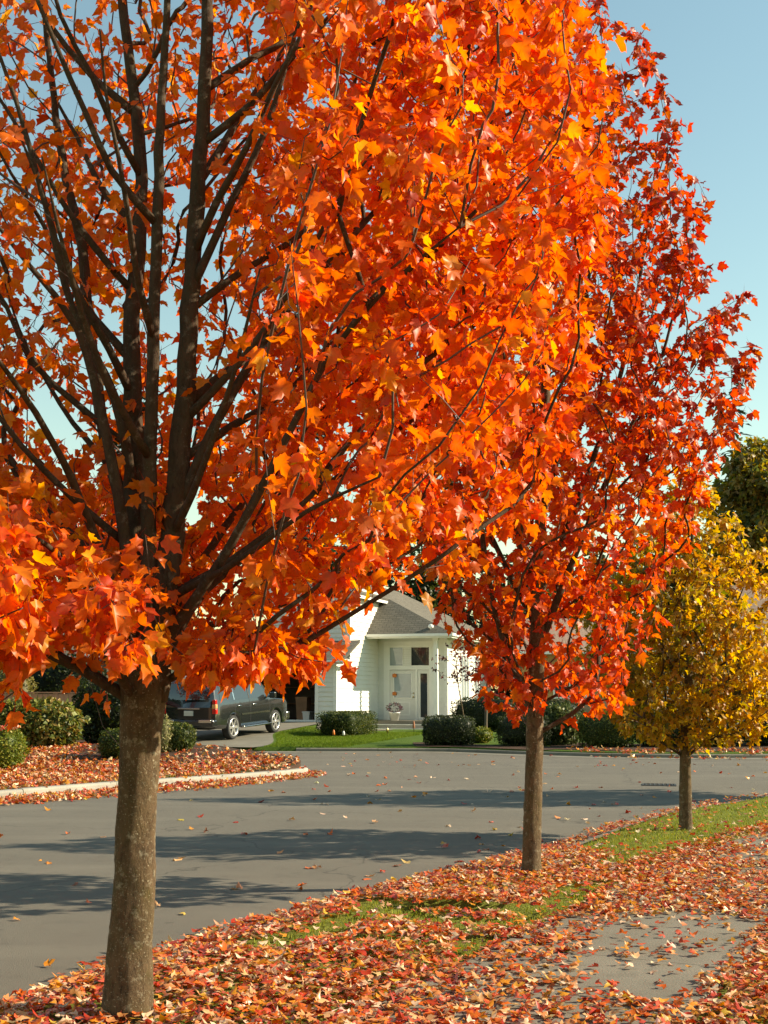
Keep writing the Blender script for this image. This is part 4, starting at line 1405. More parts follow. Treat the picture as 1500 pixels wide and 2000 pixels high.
def R1(z, ca, sa):
    right = np.interp(z, [1.75, 1.95, 2.25, 2.6, 3.1, 4.1, 5.1, 6.1, 7.0, 7.9], [0.5, 0.8, 1.5, 2.0, 2.3, 2.45, 2.45, 2.2, 1.5, 0.4])
    left = np.interp(z, [1.75, 1.95, 2.25, 2.6, 3.1, 4.1, 5.1, 6.1, 7.0, 7.9], [1.7, 1.95, 2.15, 2.25, 2.3, 2.4, 2.3, 2.0, 1.4, 0.4])
    w = np.clip((-ca * 0.75 - sa * 0.66) * 1.2 + 0.1, 0, 1)
    w2 = np.clip(sa, 0, 1) * 0.6 * np.clip(0.1 - ca * 1.5, 0, 1)
    return right * (1 - np.maximum(w, w2)) + left * np.maximum(w, w2)
def D1(p):
    x = p[:, 0] - T1[0]; y = p[:, 1] - T1[1]; z = p[:, 2]
    d = np.ones(len(p))
    leftness = sstep(x, 0.9, 0.1)
    d *= 1 - leftness * 0.2 * sstep(z, 2.4, 3.2)
    front = sstep(y, 0.1, -0.6)
    d *= 1 - 0.75 * front * sstep(z, 2.3, 2.8) * sstep(x, 1.0, 0.3)
    d *= 1 - 0.4 * sstep(y, -.4, -1.0) * sstep(z, 2.3, 3.0)
    d *= 1 - 0.96 * sstep(y, 0.1, -0.35) * sstep(np.abs(x + y * .198), .62, .36)
    d *= 1 - 0.4 * sstep(y, -.1, -.7) * sstep(x, .2, .4) * sstep(z, 3.2, 2.8)
    return d
def K1(p):
    x = p[:, 0] - T1[0]; z = p[:, 2]
    bare = sstep(x, 1.0, 0.2) * sstep(z, 2.5, 3.6)
    return np.round(rng.uniform(8.0, 12.5, len(p)) * (1 - .6 * bare) + rng.uniform(-.3, .3, len(p)))
pts1 = crown_points(2650, T1[0], T1[1], 1.9, 7.7, R1, D1, 0.5, 11)
ex = np.random.default_rng(5)
pts1 = np.vstack([pts1, np.array([-0.55, 5.95, 1.92]) + ex.normal(0, 1, (34, 3)) * np.array([.2, .22, .05]),
                  np.array([-1.8, 4.75, 2.1]) + ex.normal(0, 1, (150, 3)) * np.array([.42, .45, .16]),
                  np.array([-2.0, 5.6, 2.25]) + ex.normal(0, 1, (150, 3)) * np.array([.38, .5, .22])])
PAL1 = [(0.86, 0.13, 0.005), (0.86, 0.2, 0.006), (0.82, 0.085, 0.005), (0.87, 0.36, 0.01), (0.64, 0.05, 0.008), (0.86, 0.16, 0.008)]
def col1(p):
    n = len(p)
    c = pick(PAL1, n, [3, 3, 2, 1.5, .5, 2])
    red = sstep(p[:, 0], 0.2, 1.2) * 0.5
    inner = sstep(np.hypot(p[:, 0] - T1[0], p[:, 1] - T1[1]), 1.5, 0.4) * 0.35
    c = c * (1 - red[:, None]) + np.array([0.86, 0.095, 0.005]) * red[:, None]
    c = c * (1 - inner[:, None]) + np.array([0.8, 0.25, 0.01]) * inner[:, None]
    return c
make_tree('maple_tree', 'large orange red maple with speckled trunk nearest the viewer on the left', 'tree', T1, LEAD1, pts1,
          leaf_cloud(K1, 0.11, 0.058, 0.112, col1), M['bark'], part_leaves=300, nbranch=60, group='street maples on the verge', limb_mat=M['shaded_limb_bark'],
          knots=[(1.27, KR - .15, .13, .35), (1.5, KR + .1, .06, .3), (.62, KR - 1.1, .03, .22), (.95, KR + .7, .03, .2), (.3, KR - .6, .04, .25)])
# pruning scar on the right of the trunk, as a lip of bark
# ------------------------------------------------------------------ second maple (T2)
T2 = (1.31, 11.28, 0.10)
LEAD2 = [
 ([(1.305, 11.28, 0.0), (1.31, 11.28, 0.25), (1.35, 11.28, 1.05), (1.38, 11.28, 1.73), (1.41, 11.28, 2.43), (1.48, 11.28, 3.86), (1.6, 11.3, 5.86), (1.71, 11.3, 7.96), (1.76, 11.3, 8.7)], [.105, .084, .075, .072, .066, .048, .032, .014, .006]),
 ([(1.36, 11.28, 1.55), (1.16, 11.2, 2.0), (0.99, 11.1, 2.51), (0.86, 11.0, 3.33), (0.77, 10.9, 4.26)], [.04, .034, .028, .02, .008]),
 ([(1.4, 11.28, 2.05), (1.74, 11.2, 2.94), (2.12, 11.1, 3.82), (2.55, 11.0, 4.76), (2.77, 10.9, 5.61)], [.036, .029, .023, .015, .006]),
 ([(1.43, 11.28, 2.6), (1.89, 11.5, 3.65), (2.36, 11.7, 4.96), (2.71, 11.9, 6.62), (2.84, 12.0, 7.5)], [.034, .027, .021, .012, .006]),
 ([(1.4, 11.28, 2.25), (1.27, 11.6, 3.18), (1.11, 11.9, 4.23), (1.05, 12.2, 5.64)], [.032, .026, .018, .007]),
 ([(1.46, 11.28, 3.3), (1.69, 11.0, 4.28), (1.85, 10.7, 5.4), (1.99, 10.5, 6.53)], [.028, .022, .015, .006]),
 ([(1.4, 11.28, 2.3), (1.0, 11.5, 3.2), (0.55, 11.6, 4.3), (0.3, 11.7, 5.6)], [.03, .024, .016, .006]),
]
def R2(z, ca, sa):
    return np.interp(z, [1.5, 1.75, 2.4, 3.3, 4.0, 4.5, 5.2, 5.6, 6.1, 7.2, 8.0, 8.9], [0.6, .75, 1.0, 1.42, 1.72, 1.95, 1.9, 1.75, 1.6, 1.4, 1.05, .3])
def D2(p):
    return 1 - .3 * sstep(p[:, 2], 3.6, 4.8)
pts2 = crown_points(1750, 1.5, 11.3, 1.56, 8.8, R2, D2, 0.5, 21)
PAL2 = [(0.72, 0.07, 0.008), (0.78, 0.14, 0.008), (0.52, 0.03, 0.012), (0.8, 0.26, 0.01), (0.74, 0.09, 0.008)]
def col2(p):
    c = pick(PAL2, len(p), [3, 3, 1, 1.8, 2.5])
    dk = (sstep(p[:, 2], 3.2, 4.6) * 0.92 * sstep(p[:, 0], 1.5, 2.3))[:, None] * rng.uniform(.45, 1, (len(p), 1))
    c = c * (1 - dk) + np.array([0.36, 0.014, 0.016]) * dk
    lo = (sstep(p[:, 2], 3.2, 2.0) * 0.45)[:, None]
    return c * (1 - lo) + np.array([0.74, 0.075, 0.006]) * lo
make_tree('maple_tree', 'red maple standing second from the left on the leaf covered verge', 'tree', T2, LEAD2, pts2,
          leaf_cloud(7, 0.1, 0.075, 0.125, col2), M['bark'], part_leaves=300, nbranch=30, group='street maples on the verge', rmax=.02, limb_mat=M['shaded_limb_bark'], knots=[(.7, .9, .04, .3), (1.1, 2.0, .03, .3), (1.3, .2, .05, .3)])
# ------------------------------------------------------------------ yellow maple (T3)
T3 = (3.55, 14.82, 0.10)
LEAD3 = [
 ([(3.545, 14.82, 0.0), (3.55, 14.82, 0.2), (3.57, 14.82, 0.95), (3.65, 14.82, 2.04), (3.72, 14.82, 3.27), (3.8, 14.82, 4.3)], [.1, .075, .066, .05, .026, .006]),
 ([(3.62, 14.82, 1.5), (3.95, 14.7, 2.2), (4.3, 14.6, 3.0)], [.025, .018, .006]),
 ([(3.63, 14.82, 1.6), (3.3, 14.7, 2.3), (3.05, 14.6, 3.0)], [.025, .018, .006]),
 ([(3.65, 14.82, 1.9), (3.75, 15.2, 2.6), (3.85, 15.5, 3.3)], [.022, .016, .006]),
]
def R3(z, ca, sa):
    return np.interp(z, [1.12, 1.3, 1.6, 2.2, 2.8, 3.3, 3.8, 4.5], [.55, 1.0, 1.25, 1.35, 1.2, .95, .6, .12]) * (1 + .16 * np.sin(4 * np.arctan2(sa, ca) + 3.1 * z) + .08 * np.sin(9 * np.arctan2(sa, ca) - 5 * z))
pts3 = crown_points(950, 3.68, 14.82, 1.15, 4.5, R3, None, 0.5, 31)
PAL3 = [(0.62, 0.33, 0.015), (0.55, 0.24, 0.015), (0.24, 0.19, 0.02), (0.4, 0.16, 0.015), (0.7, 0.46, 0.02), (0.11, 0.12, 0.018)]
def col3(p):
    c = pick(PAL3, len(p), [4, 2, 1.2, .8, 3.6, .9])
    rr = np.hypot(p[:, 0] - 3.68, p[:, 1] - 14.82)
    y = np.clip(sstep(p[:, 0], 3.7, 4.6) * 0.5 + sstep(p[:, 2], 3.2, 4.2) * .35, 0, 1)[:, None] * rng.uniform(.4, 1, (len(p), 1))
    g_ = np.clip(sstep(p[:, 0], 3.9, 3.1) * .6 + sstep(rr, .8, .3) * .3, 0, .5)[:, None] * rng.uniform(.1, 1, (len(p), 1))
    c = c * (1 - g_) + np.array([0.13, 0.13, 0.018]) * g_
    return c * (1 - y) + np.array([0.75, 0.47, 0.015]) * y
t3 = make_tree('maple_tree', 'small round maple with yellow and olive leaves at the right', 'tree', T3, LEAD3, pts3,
          leaf_cloud(11, 0.09, 0.06, 0.1, col3), M['bark'], part_leaves=300, nbranch=16, group='street maples on the verge', tmpl=LT_LOW, rmax=.015, limb_mat=M['shaded_limb_bark'], knots=[(.6, 1.2, .03, .3)])

def copy_tree(o, parent=None, skip=()):
    c = o.copy(); col.objects.link(c); c.parent = parent
    for ch in list(o.children):
        if ch.name.split('.')[0] in skip: continue
        copy_tree(ch, c)
    return c
# the next tree along the verge stands out of the picture and shades the far road
t4 = copy_tree(t3, skip=('leaf',))
t4.location = (8.7, 20.9, 0.1); t4.rotation_euler = (0, 0, 2.0); t4.scale = (1.25, 1.25, 1.5)
t4['label'] = 'yellow maple farther along the verge beyond the right edge'

# ------------------------------------------------------------------ shrubs and hedges
QT = (np.array([(0, 0), (0.32, 0.45), (0, 1.0), (-0.32, 0.45)], float), np.array([(0, 1, 2), (0, 2, 3)]), 4)
def shrub(name, label, base, dims, n, leaf, pal, box=4.0, lean=0.0, group=None, rz=0.0, fill=0.35, cat='shrub', bumps=0.1, wts=None, seed=0, stems=5, droop=0.1):
    """superellipsoid mass of leaves. box: exponent (2 round, 6 boxy)"""
    r_ = np.random.default_rng(seed + 100)
    root = empty(name, base, rz)
    tag(root, label, cat, group)
    d = r_.normal(0, 1, (n, 3)); d /= np.linalg.norm(d, axis=1)[:, None]
    rad = (np.abs(d) ** box).sum(1) ** (-1 / box)
    q = 1 - fill * r_.uniform(0, 1, n) ** 2.2
    lump = 1 + bumps * np.sin(d[:, 0] * 5 + seed) * np.sin(d[:, 1] * 6 + 2 * seed) * np.cos(d[:, 2] * 5 + seed * .7) + bumps * .5 * np.sin(d[:, 0] * 13 + seed) * np.sin(d[:, 2] * 12)
    p = d * (rad * q * lump)[:, None]
    p[:, 2] = np.maximum(p[:, 2], -0.97)
    pos = p * np.array(dims) / 2 + np.array([0, 0, dims[2] / 2])
    nrm = d + r_.normal(0, .55, (n, 3)) + np.array([0, 0, .2])
    ax = r_.normal(0, 1, (n, 3)) + d * .7 + np.array([0, 0, -droop])
    c = np.array(pal, float)[r_.choice(len(pal), n, p=None if wts is None else np.array(wts) / np.sum(wts))]
    c = np.clip(c * r_.uniform(.7, 1.25, (n, 1)), 0, .9)
    o = leaves_mesh('foliage', QT, pos, ax, nrm, r_.uniform(leaf * .7, leaf * 1.3, n), c, M['green_leaf'], .2, .3, link_parent=root)
    tag(o, kind='stuff')
    # inner twiggy mass
    b_ = MB()
    k = 14
    for i in range(k):
        a = r_.uniform(0, 6.28); rr = r_.uniform(.1, .75)
        e = np.array([math.cos(a) * rr * dims[0] / 2, math.sin(a) * rr * dims[1] / 2, dims[2] * r_.uniform(.55, .9)])
        s = np.array([e[0] * .25, e[1] * .25, -0.03])
        b_.tube([s, s * .4 + e * .6 + r_.normal(0, .03, 3) * [1, 1, 0], e], [.014, .01, .004], 5)
    b_.build('stems', M['bark_far'], root)
    # dense inner leaf mass, its colour darkened for the shade inside
    nu, nv = 22, 12
    V = []
    for j in range(nv + 1):
        th = math.pi * j / nv
        for i in range(nu):
            ph = 2 * math.pi * i / nu
            dd = np.array([math.sin(th) * math.cos(ph), math.sin(th) * math.sin(ph), math.cos(th)])
            r0 = (np.abs(dd) ** box).sum() ** (-1 / box) * .84 * (1 + .05 * r_.normal())
            q3 = dd * r0 * np.array(dims) / 2; q3[2] = max(q3[2], -0.95 * dims[2] / 2)
            V.append(q3 + np.array([0, 0, dims[2] / 2]))
    V = np.array(V)
    i = np.arange(nu)[None, :]; j = np.arange(nv)[:, None] * nu
    F = np.stack([j + i, j + (i + 1) % nu, j + nu + (i + 1) % nu, j + nu + i], -1).reshape(-1, 4)
    o = link('shaded_inner_leaves', mesh_np('shaded_inner_leaves', V, F, M['green_leaf'], np.tile(np.array(pal[0]) * .6, (len(V), 1))), root)
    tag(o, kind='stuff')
    return root

GREEN = [(0.05, 0.08, 0.013), (0.08, 0.11, 0.015), (0.035, 0.055, 0.01), (0.15, 0.16, 0.025)]
DARKG = [(0.022, 0.036, 0.009), (0.035, 0.052, 0.011), (0.018, 0.026, 0.008), (0.06, 0.08, 0.014)]
YELG = [(0.15, 0.2, 0.018), (0.22, 0.25, 0.025), (0.1, 0.15, 0.016), (0.28, 0.25, 0.035)]
def bz(x, y): return float(bed_z(x, y)) - .02
def fz(x, y): return float(far_z(x, y)) - .02
G1 = 'clipped and loose shrubs in the left bed'
shrub('box_shrub', 'clipped yellow green box shrub topped with fallen leaves at the left edge', (-8.05, 26.0, bz(-8, 26)), (1.1, 1.0, .82), 6000, .055, YELG, 3.6, group=G1, seed=1)
shrub('rhododendron', 'broad glossy leaved rhododendron behind the clipped shrub at the left edge', (-8.35, 29.6, bz(-8.3, 29.6)), (2.3, 1.5, 1.08), 5200, .13, [(0.1, 0.13, 0.018), (0.19, 0.21, 0.03), (0.28, 0.26, 0.06), (0.06, 0.09, 0.018), (0.3, 0.2, 0.05)], 2.6, group=G1, seed=2, bumps=.14, droop=.5)
shrub('laurel', 'tall dark laurel shrub just left of the big trunk', (-7.0, 31.6, bz(-7, 31.6)), (1.7, 1.3, 1.55), 4200, .11, DARKG, 2.6, group=G1, seed=3, bumps=.16)
shrub('box_shrub', 'small clipped shrub in shade half hidden behind the big trunk', (-5.85, 27.4, bz(-5.85, 27.4)), (.75, .7, .62), 3200, .05, GREEN, 3.2, group=G1, seed=4)
shrub('box_shrub', 'low mounded green shrub right of the big trunk below the car', (-4.75, 28.6, bz(-4.75, 28.6)), (.85, .8, .62), 3800, .05, GREEN, 2.6, group=G1, seed=5)
shrub('variegated_shrub', 'wispy cream and green shrub against the right of the big trunk', (-4.98, 28.25, bz(-5, 28.3)), (.36, .34, .8), 700, .07, [(0.4, 0.38, 0.16), (0.2, 0.22, 0.06), (0.5, 0.46, 0.25)], 2.2, group=G1, seed=6, fill=.8)
shrub('cedar_shrub', 'golden green shrub above the brown fence at the far left', (-11.2, 37.5, .3), (1.3, 1.2, 2.25), 3000, .08, [(0.2, 0.17, 0.03), (0.13, 0.14, 0.03), (0.25, 0.2, 0.05)], 2.4, group=G1, seed=7)
shrub('laurel', 'dark hedge plant behind the fence beside the laurel', (-9.2, 38.5, .3), (2.2, 1.2, 1.75), 3200, .11, DARKG, 2.6, group=G1, seed=8)
shrub('laurel', 'tall dark evergreen shrub behind the brown fence at the left', (-13.0, 38.5, .3), (3.4, 1.6, 2.5), 4200, .13, DARKG, 2.6, group=G1, seed=38)
shrub('laurel', 'broad dark evergreen shrub behind the fence near the crimson maple', (-10.6, 40.5, .3), (3.2, 1.6, 2.6), 4200, .13, DARKG, 2.6, group=G1, seed=39)
G2 = 'hedges before the white house'
hx, hy = -0.95, 43.6
shrub('clipped_hedge', 'clipped rectangular hedge with sunlit end beside the driveway and front walk', (-1.3, 44.0, fz(-1.3, 44)), (1.5, 2.3, .84), 9000, .05, GREEN, 10.0, rz=-TH - .1, group=G2, seed=9, fill=.2, bumps=.03, cat='hedge')
shrub('clipped_hedge', 'dark clipped hedge at the kerb right of the front steps', (1.95, 37.5, fz(1.95, 37.5)), (1.5, 1.15, .88), 6500, .05, DARKG, 6.5, group=G2, seed=10, fill=.25, bumps=.05, cat='hedge')
shrub('low_shrub', 'small yellow green shrub beside the thin leaning stem', (2.95, 38.6, fz(3, 38.6)), (.8, .7, .5), 1500, .06, YELG, 2.3, group=G2, seed=11)
shrub('clipped_hedge', 'dark rounded hedge left of the second maple trunk', (4.15, 37.0, fz(4.15, 37)), (1.5, 1.2, .92), 6500, .05, DARKG, 5.0, group=G2, seed=12, fill=.25, cat='hedge')
shrub('rhododendron', 'pale glossy rhododendron right of the second maple trunk', (5.25, 37.4, fz(5.2, 37.4)), (1.15, 1.0, 1.2), 2200, .13, [(0.09, 0.12, 0.03), (0.2, 0.22, 0.08), (0.06, 0.09, 0.025)], 2.4, group=G2, seed=13, droop=.4)
shrub('clipped_hedge', 'boxy clipped hedge standing alone right of the pale rhododendron', (6.45, 36.2, fz(6.45, 36.2)), (1.5, 1.1, 1.0), 7500, .05, GREEN, 9.0, group=G2, seed=14, fill=.2, bumps=.04, cat='hedge')
shrub('dark_shrub', 'low dark shrub left of the yellow maple trunk', (8.15, 36.4, fz(8.1, 36.4)), (1.7, 1.3, 1.05), 5200, .07, DARKG, 2.8, group=G2, seed=15)
shrub('dark_shrub', 'dark shrub directly behind the yellow maple trunk', (9.75, 36.3, fz(9.7, 36.3)), (1.6, 1.3, 1.1), 5200, .07, DARKG, 2.8, group=G2, seed=16)
shrub('dark_shrub', 'dark shrub right of the yellow maple trunk', (11.3, 36.6, fz(11.3, 36.6)), (1.7, 1.4, 1.3), 5200, .07, DARKG, 2.8, group=G2, seed=17)
shrub('dark_shrub', 'dark shrub at the right edge of the far verge', (13.2, 37.4, fz(13.2, 37.4)), (2.0, 1.5, 1.5), 4500, .08, DARKG, 2.8, group=G2, seed=18)
shrub('foundation_hedge', 'dark hedge in shade under the sunlit house wall', (3.9, 47.5, fz(3.9, 47.5)), (2.6, 1.2, 1.3), 6000, .07, DARKG, 4.0, group=G2, seed=19, cat='hedge', rz=-TH)
shrub('foundation_hedge', 'dark hedge right of the house wall before the brown fence', (6.4, 47.8, fz(6.4, 47.8)), (2.4, 1.2, 1.2), 5000, .07, DARKG, 4.0, group=G2, seed=20, cat='hedge')
# purple flowers in the pot
r_ = np.random.default_rng(4)
n = 260
dd = r_.normal(0, 1, (n, 3)); dd /= np.linalg.norm(dd, axis=1)[:, None]
o = leaves_mesh('flowers', QT, dd * np.array([.32, .3, .22]) * r_.uniform(.6, 1, (n, 1)) + np.array([0, 0, .5]), dd, dd + r_.normal(0, .5, (n, 3)), r_.uniform(.06, .1, n), pick([(0.16, 0.1, 0.14), (0.22, 0.12, 0.16), (0.08, 0.09, 0.04)], n), M['green_leaf'], link_parent=pot)
tag(o, kind='stuff')

# ------------------------------------------------------------------ plum trees by the porch
def small_tree(name, label, base, H, Rr, zc, npts, k, pal, leafs, tr, lean=0.0, group=None, tmpl=LT_LOW, nbr=8, z0=None, shell=.5, cat='tree', seed=3, bark=None, part_leaves=0):
    x, y, z = base
    lead = [([(x, y, z - .05), (x + lean * .3, y, z + H * .25), (x + lean * .8, y + .03, z + H * .6), (x + lean, y, z + H * .97)], [tr * 1.25, tr, tr * .6, tr * .12])]
    zz0 = z + (z0 if z0 is not None else H * .3)
    prof_z = [zz0, zz0 + (z + H - zz0) * .25, zz0 + (z + H - zz0) * .55, zz0 + (z + H - zz0) * .85, z + H]
    def RF(q, ca, sa): return np.interp(q, prof_z, [Rr * .55, Rr * .95, Rr, Rr * .6, Rr * .12]) * (1 + .18 * np.sin(3 * np.arctan2(sa, ca) + q * 1.7 + seed))
    cx_ = x + lean * .7
    p = crown_points(npts, cx_, y, zz0, z + H, lambda q, ca, sa: np.minimum(RF(q, ca, sa), 2.59) if Rr < 2.6 else RF(q, ca, sa), None, shell, seed)
    return make_tree(name, label, cat, (x, y, z), lead, p, leaf_cloud(k, leafs * 1.1, leafs * .75, leafs * 1.2, lambda q: pick(pal, len(q))), bark or M['bark_far'], nbranch=nbr, group=group, tmpl=tmpl, rmax=tr * .35, tip_r=.003, trunk_k=10, part_leaves=part_leaves)
PLUM = [(0.09, 0.02, 0.025), (0.14, 0.03, 0.03), (0.06, 0.025, 0.02)]
small_tree('plum_tree', 'slender purple leaved plum with a dark stem before the sunlit wall', (3.15, 38.9, fz(3.15, 38.9)), 3.4, .85, 0, 60, 4, PLUM, .09, .05, lean=.12, z0=1.55, group='plums by the porch', seed=5)
small_tree('plum_tree', 'thin pale leaning stem with sparse purple leaves near the column', (2.52, 37.7, fz(2.5, 37.7)), 3.3, .85, 0, 55, 4, PLUM, .09, .022, lean=-.35, z0=1.9, group='plums by the porch', seed=6, bark=M['bark'])

# ------------------------------------------------------------------ maples across the street, seen through the crown
REDS = [(0.5, 0.03, 0.015), (0.6, 0.06, 0.012), (0.42, 0.02, 0.02), (0.62, 0.12, 0.02)]
small_tree('red_maple', 'crimson maple across the street behind the left bed', (-11.0, 33.5, .4), 8.0, 2.7, 0, 620, 7, REDS, .16, .13, z0=1.9, group='red maples across the street', seed=8)
small_tree('red_maple', 'crimson maple beyond the parked car left of the garage', (-10.2, 45.5, .5), 9.5, 3.0, 0, 620, 7, REDS, .18, .14, z0=2.4, group='red maples across the street', seed=9)

# background trees that close the view behind the yards
BT = 'trees closing the view behind the yards'
DULL = [(0.09, 0.09, 0.025), (0.14, 0.11, 0.025), (0.06, 0.07, 0.02), (0.2, 0.12, 0.03)]
DKGR = [(0.035, 0.05, 0.016), (0.055, 0.07, 0.02), (0.025, 0.04, 0.014)]
for q, (x_, y_, h_, r0, pal_, lb_) in enumerate([
    (7.6, 66, 9.0, 2.59, DKGR, 'dark green tree behind the right end of the house roof'),
    (12.0, 69, 9.6, 2.59, DULL, 'dull olive tree far behind the second maple'),
    (16.6, 67, 9.4, 2.59, DKGR, 'dark green tree between the second and the yellow maple'),
    (20.5, 74, 9.5, 2.59, DULL, 'dull olive tree behind the yellow maple'),
    (-13.5, 70, 10.0, 2.59, DKGR, 'dark green tree behind the garage roof'),
    (2.2, 71, 11.5, 2.59, DKGR, 'dark green tree behind the ridge of the white house'),
    (-3.2, 72, 11.0, 2.59, DKGR, 'dark green tree behind the upper gable of the white house')]):
    small_tree('background_tree', lb_, (x_, y_, .4), h_, r0, 0, 420, 8, pal_, .34, .16, z0=.6, group=BT, seed=60 + q)
# ------------------------------------------------------------------ conifers behind the houses
def fir(name, label, base, H, Rr, nb, pal, seed, group, bare=0.0, per=46, z0=.1):
    r_ = np.random.default_rng(seed)
    root = empty(name, base); tag(root, label, 'tree', group)
    b_ = MB(); b_.tube([(0, 0, -.2), (.05, 0, H * .5), (0, .05, H)], [H * (.018 if bare < .5 else .005), H * (.011 if bare < .5 else .004), .02], 10); b_.build('trunk', M['bark_far'], root)
    PO = []; AX = []; NR = []; SZ = []
    bb = MB()
    for k in range(nb):
        t_ = (k + r_.uniform(0, 1)) / nb
        z = H * (z0 + (0.985 - z0) * t_)
        L = Rr * (1 - t_) ** .8 * r_.uniform(.65, 1.1) + .25
        a = r_.uniform(0, 6.283)
        dr_ = np.array([math.cos(a), math.sin(a), 0])
        s = np.linspace(0, 1, 5)
        rise = .25 * (t_ - .2); sag = -.38
        P = np.array([dr_ * L * q + np.array([0, 0, L * (rise * q + sag * q * q + .12 * q ** 4)]) for q in s]) + np.array([0, 0, z])
        bb.tube(P.tolist(), (np.linspace(.012, .003, 5) * H / 8).tolist(), 4, cap=False)
        m = int(per * (0.4 + L / Rr) * (1 - bare))
        q = r_.uniform(.12, 1, m) ** .8
        c = np.stack([np.interp(q, s, P[:, i]) for i in range(3)], -1)
        sd = np.array([-dr_[1], dr_[0], 0])
        w = (1 - q * .7) * L * .26
        lat = r_.uniform(-1, 1, m)
        c += sd * (lat * w)[:, None] + np.array([0, 0, -1]) * (np.abs(r_.normal(0, .05, m)) * L)[:, None]
        PO.append(c)
        AX.append(dr_ * .8 + sd * (lat * .9)[:, None] + np.array([0, 0, -.35]) + r_.normal(0, .25, (m, 3)))
        NR.append(np.array([0, 0, 1.]) + r_.normal(0, .4, (m, 3)))
        SZ.append(r_.uniform(.6, 1.2, m) * H * .032)
    o = bb.build('branches', M['bark_far'], root); tag(o, kind='stuff')
    PO = np.vstack(PO); AX = np.vstack(AX); NR = np.vstack(NR); SZ = np.concatenate(SZ)
    o = leaves_mesh('needles', QT, PO, AX, NR, SZ, pick(pal, len(PO)), M['needle'], .1, .3, link_parent=root, wid=.55)
    tag(o, kind='stuff')
    return root
FIR = [(0.03, 0.05, 0.022), (0.045, 0.065, 0.025), (0.025, 0.04, 0.02)]
OLIVE = [(0.22, 0.2, 0.05), (0.32, 0.22, 0.05), (0.12, 0.14, 0.04), (0.4, 0.26, 0.06)]
GB = 'tall conifers behind the houses'
fir('fir_tree', 'dark fir behind the white house roof', (4.5, 74, .3), 15.0, 4.2, 120, FIR, 41, GB)
fir('fir_tree', 'tall fir behind the white house seen through the big maple', (-5.5, 80, .3), 23.0, 5.0, 150, FIR, 42, GB)
fir('fir_tree', 'fir behind the garage roof at the left', (-17, 82, .3), 22.0, 5.0, 150, FIR, 43, GB)
fir('fir_tree', 'fir standing far left beyond the neighbouring house', (-27, 80, .3), 18.0, 4.8, 120, FIR, 44, GB)
fir('fir_tree', 'short fir right of the white house roof', (9.5, 78, .3), 11.5, 4.0, 110, FIR, 45, GB)
fir('fir_tree', 'dark fir behind the brown fence near the second maple', (15.5, 72, .3), 10.5, 4.0, 110, FIR, 46, GB)
small_tree('olive_tree', 'tall golden olive tree rising above the yellow maple at the right edge', (22.4, 72, .3), 17.0, 3.6, 0, 900, 12, OLIVE, .42, .3, z0=3.0, group=BT, seed=71)
fir('bare_conifer', 'thin nearly bare conifer spire against the sky at the right', (27.6, 95, .3), 27.5, 4.0, 120, FIR, 48, GB, bare=.9)
small_tree('olive_tree', 'lower olive tree at the right edge behind the yellow maple', (27.5, 78, .3), 13.0, 3.4, 0, 600, 12, OLIVE, .42, .3, z0=2.0, group=BT, seed=72)

# ------------------------------------------------------------------ fences, neighbouring houses
def fence(name, label, a, b, h, zb, mat, bw=0.14):
    a = np.array(a, float); b = np.array(b, float)
    L = np.linalg.norm(b - a); d = (b - a) / L
    root = empty(name, (a[0], a[1], zb), math.atan2(d[1], d[0])); tag(root, label, 'fence')
    mm = MB(); mm.box((0, 0, h / 2), (bw, .02, h)); first = mm.build('board', mat, root)
    n_ = int(L / (bw + .008))
    me = first.data
    first.location = (bw / 2, 0, 0)
    for k in range(1, n_):
        o = bpy.data.objects.new('board', me); o.parent = root
        o.location = (bw / 2 + k * (bw + .008), random.uniform(-.004, .004), random.uniform(-.01, .012)); col.objects.link(o)
    for zz in (.3, h - .3):
        mm = MB(); mm.bx(0, L, .02, .06, zz, zz + .09); mm.build('rail', mat, root)
    mm = MB(); mm.bx(0, L, -.04, .05, h + .014, h + .05); mm.build('cap', mat, root)
    for k in range(int(L / 2.4) + 1):
        mm = MB(); mm.bx(k * 2.4 - .05, k * 2.4 + .05, .06, .16, -.1, h + .1); mm.build('post', mat, root)
    return root
fence('board_fence', 'brown board fence behind the shrubs at the far left', (-16.5, 35.6), (-8.3, 35.9), 1.28, .4, M['cedar'])
fence('board_fence', 'brown board fence behind the hedges right of the house', (5.6, 49.2), (15.5, 49.6), 1.2, .2, M['cedar'])

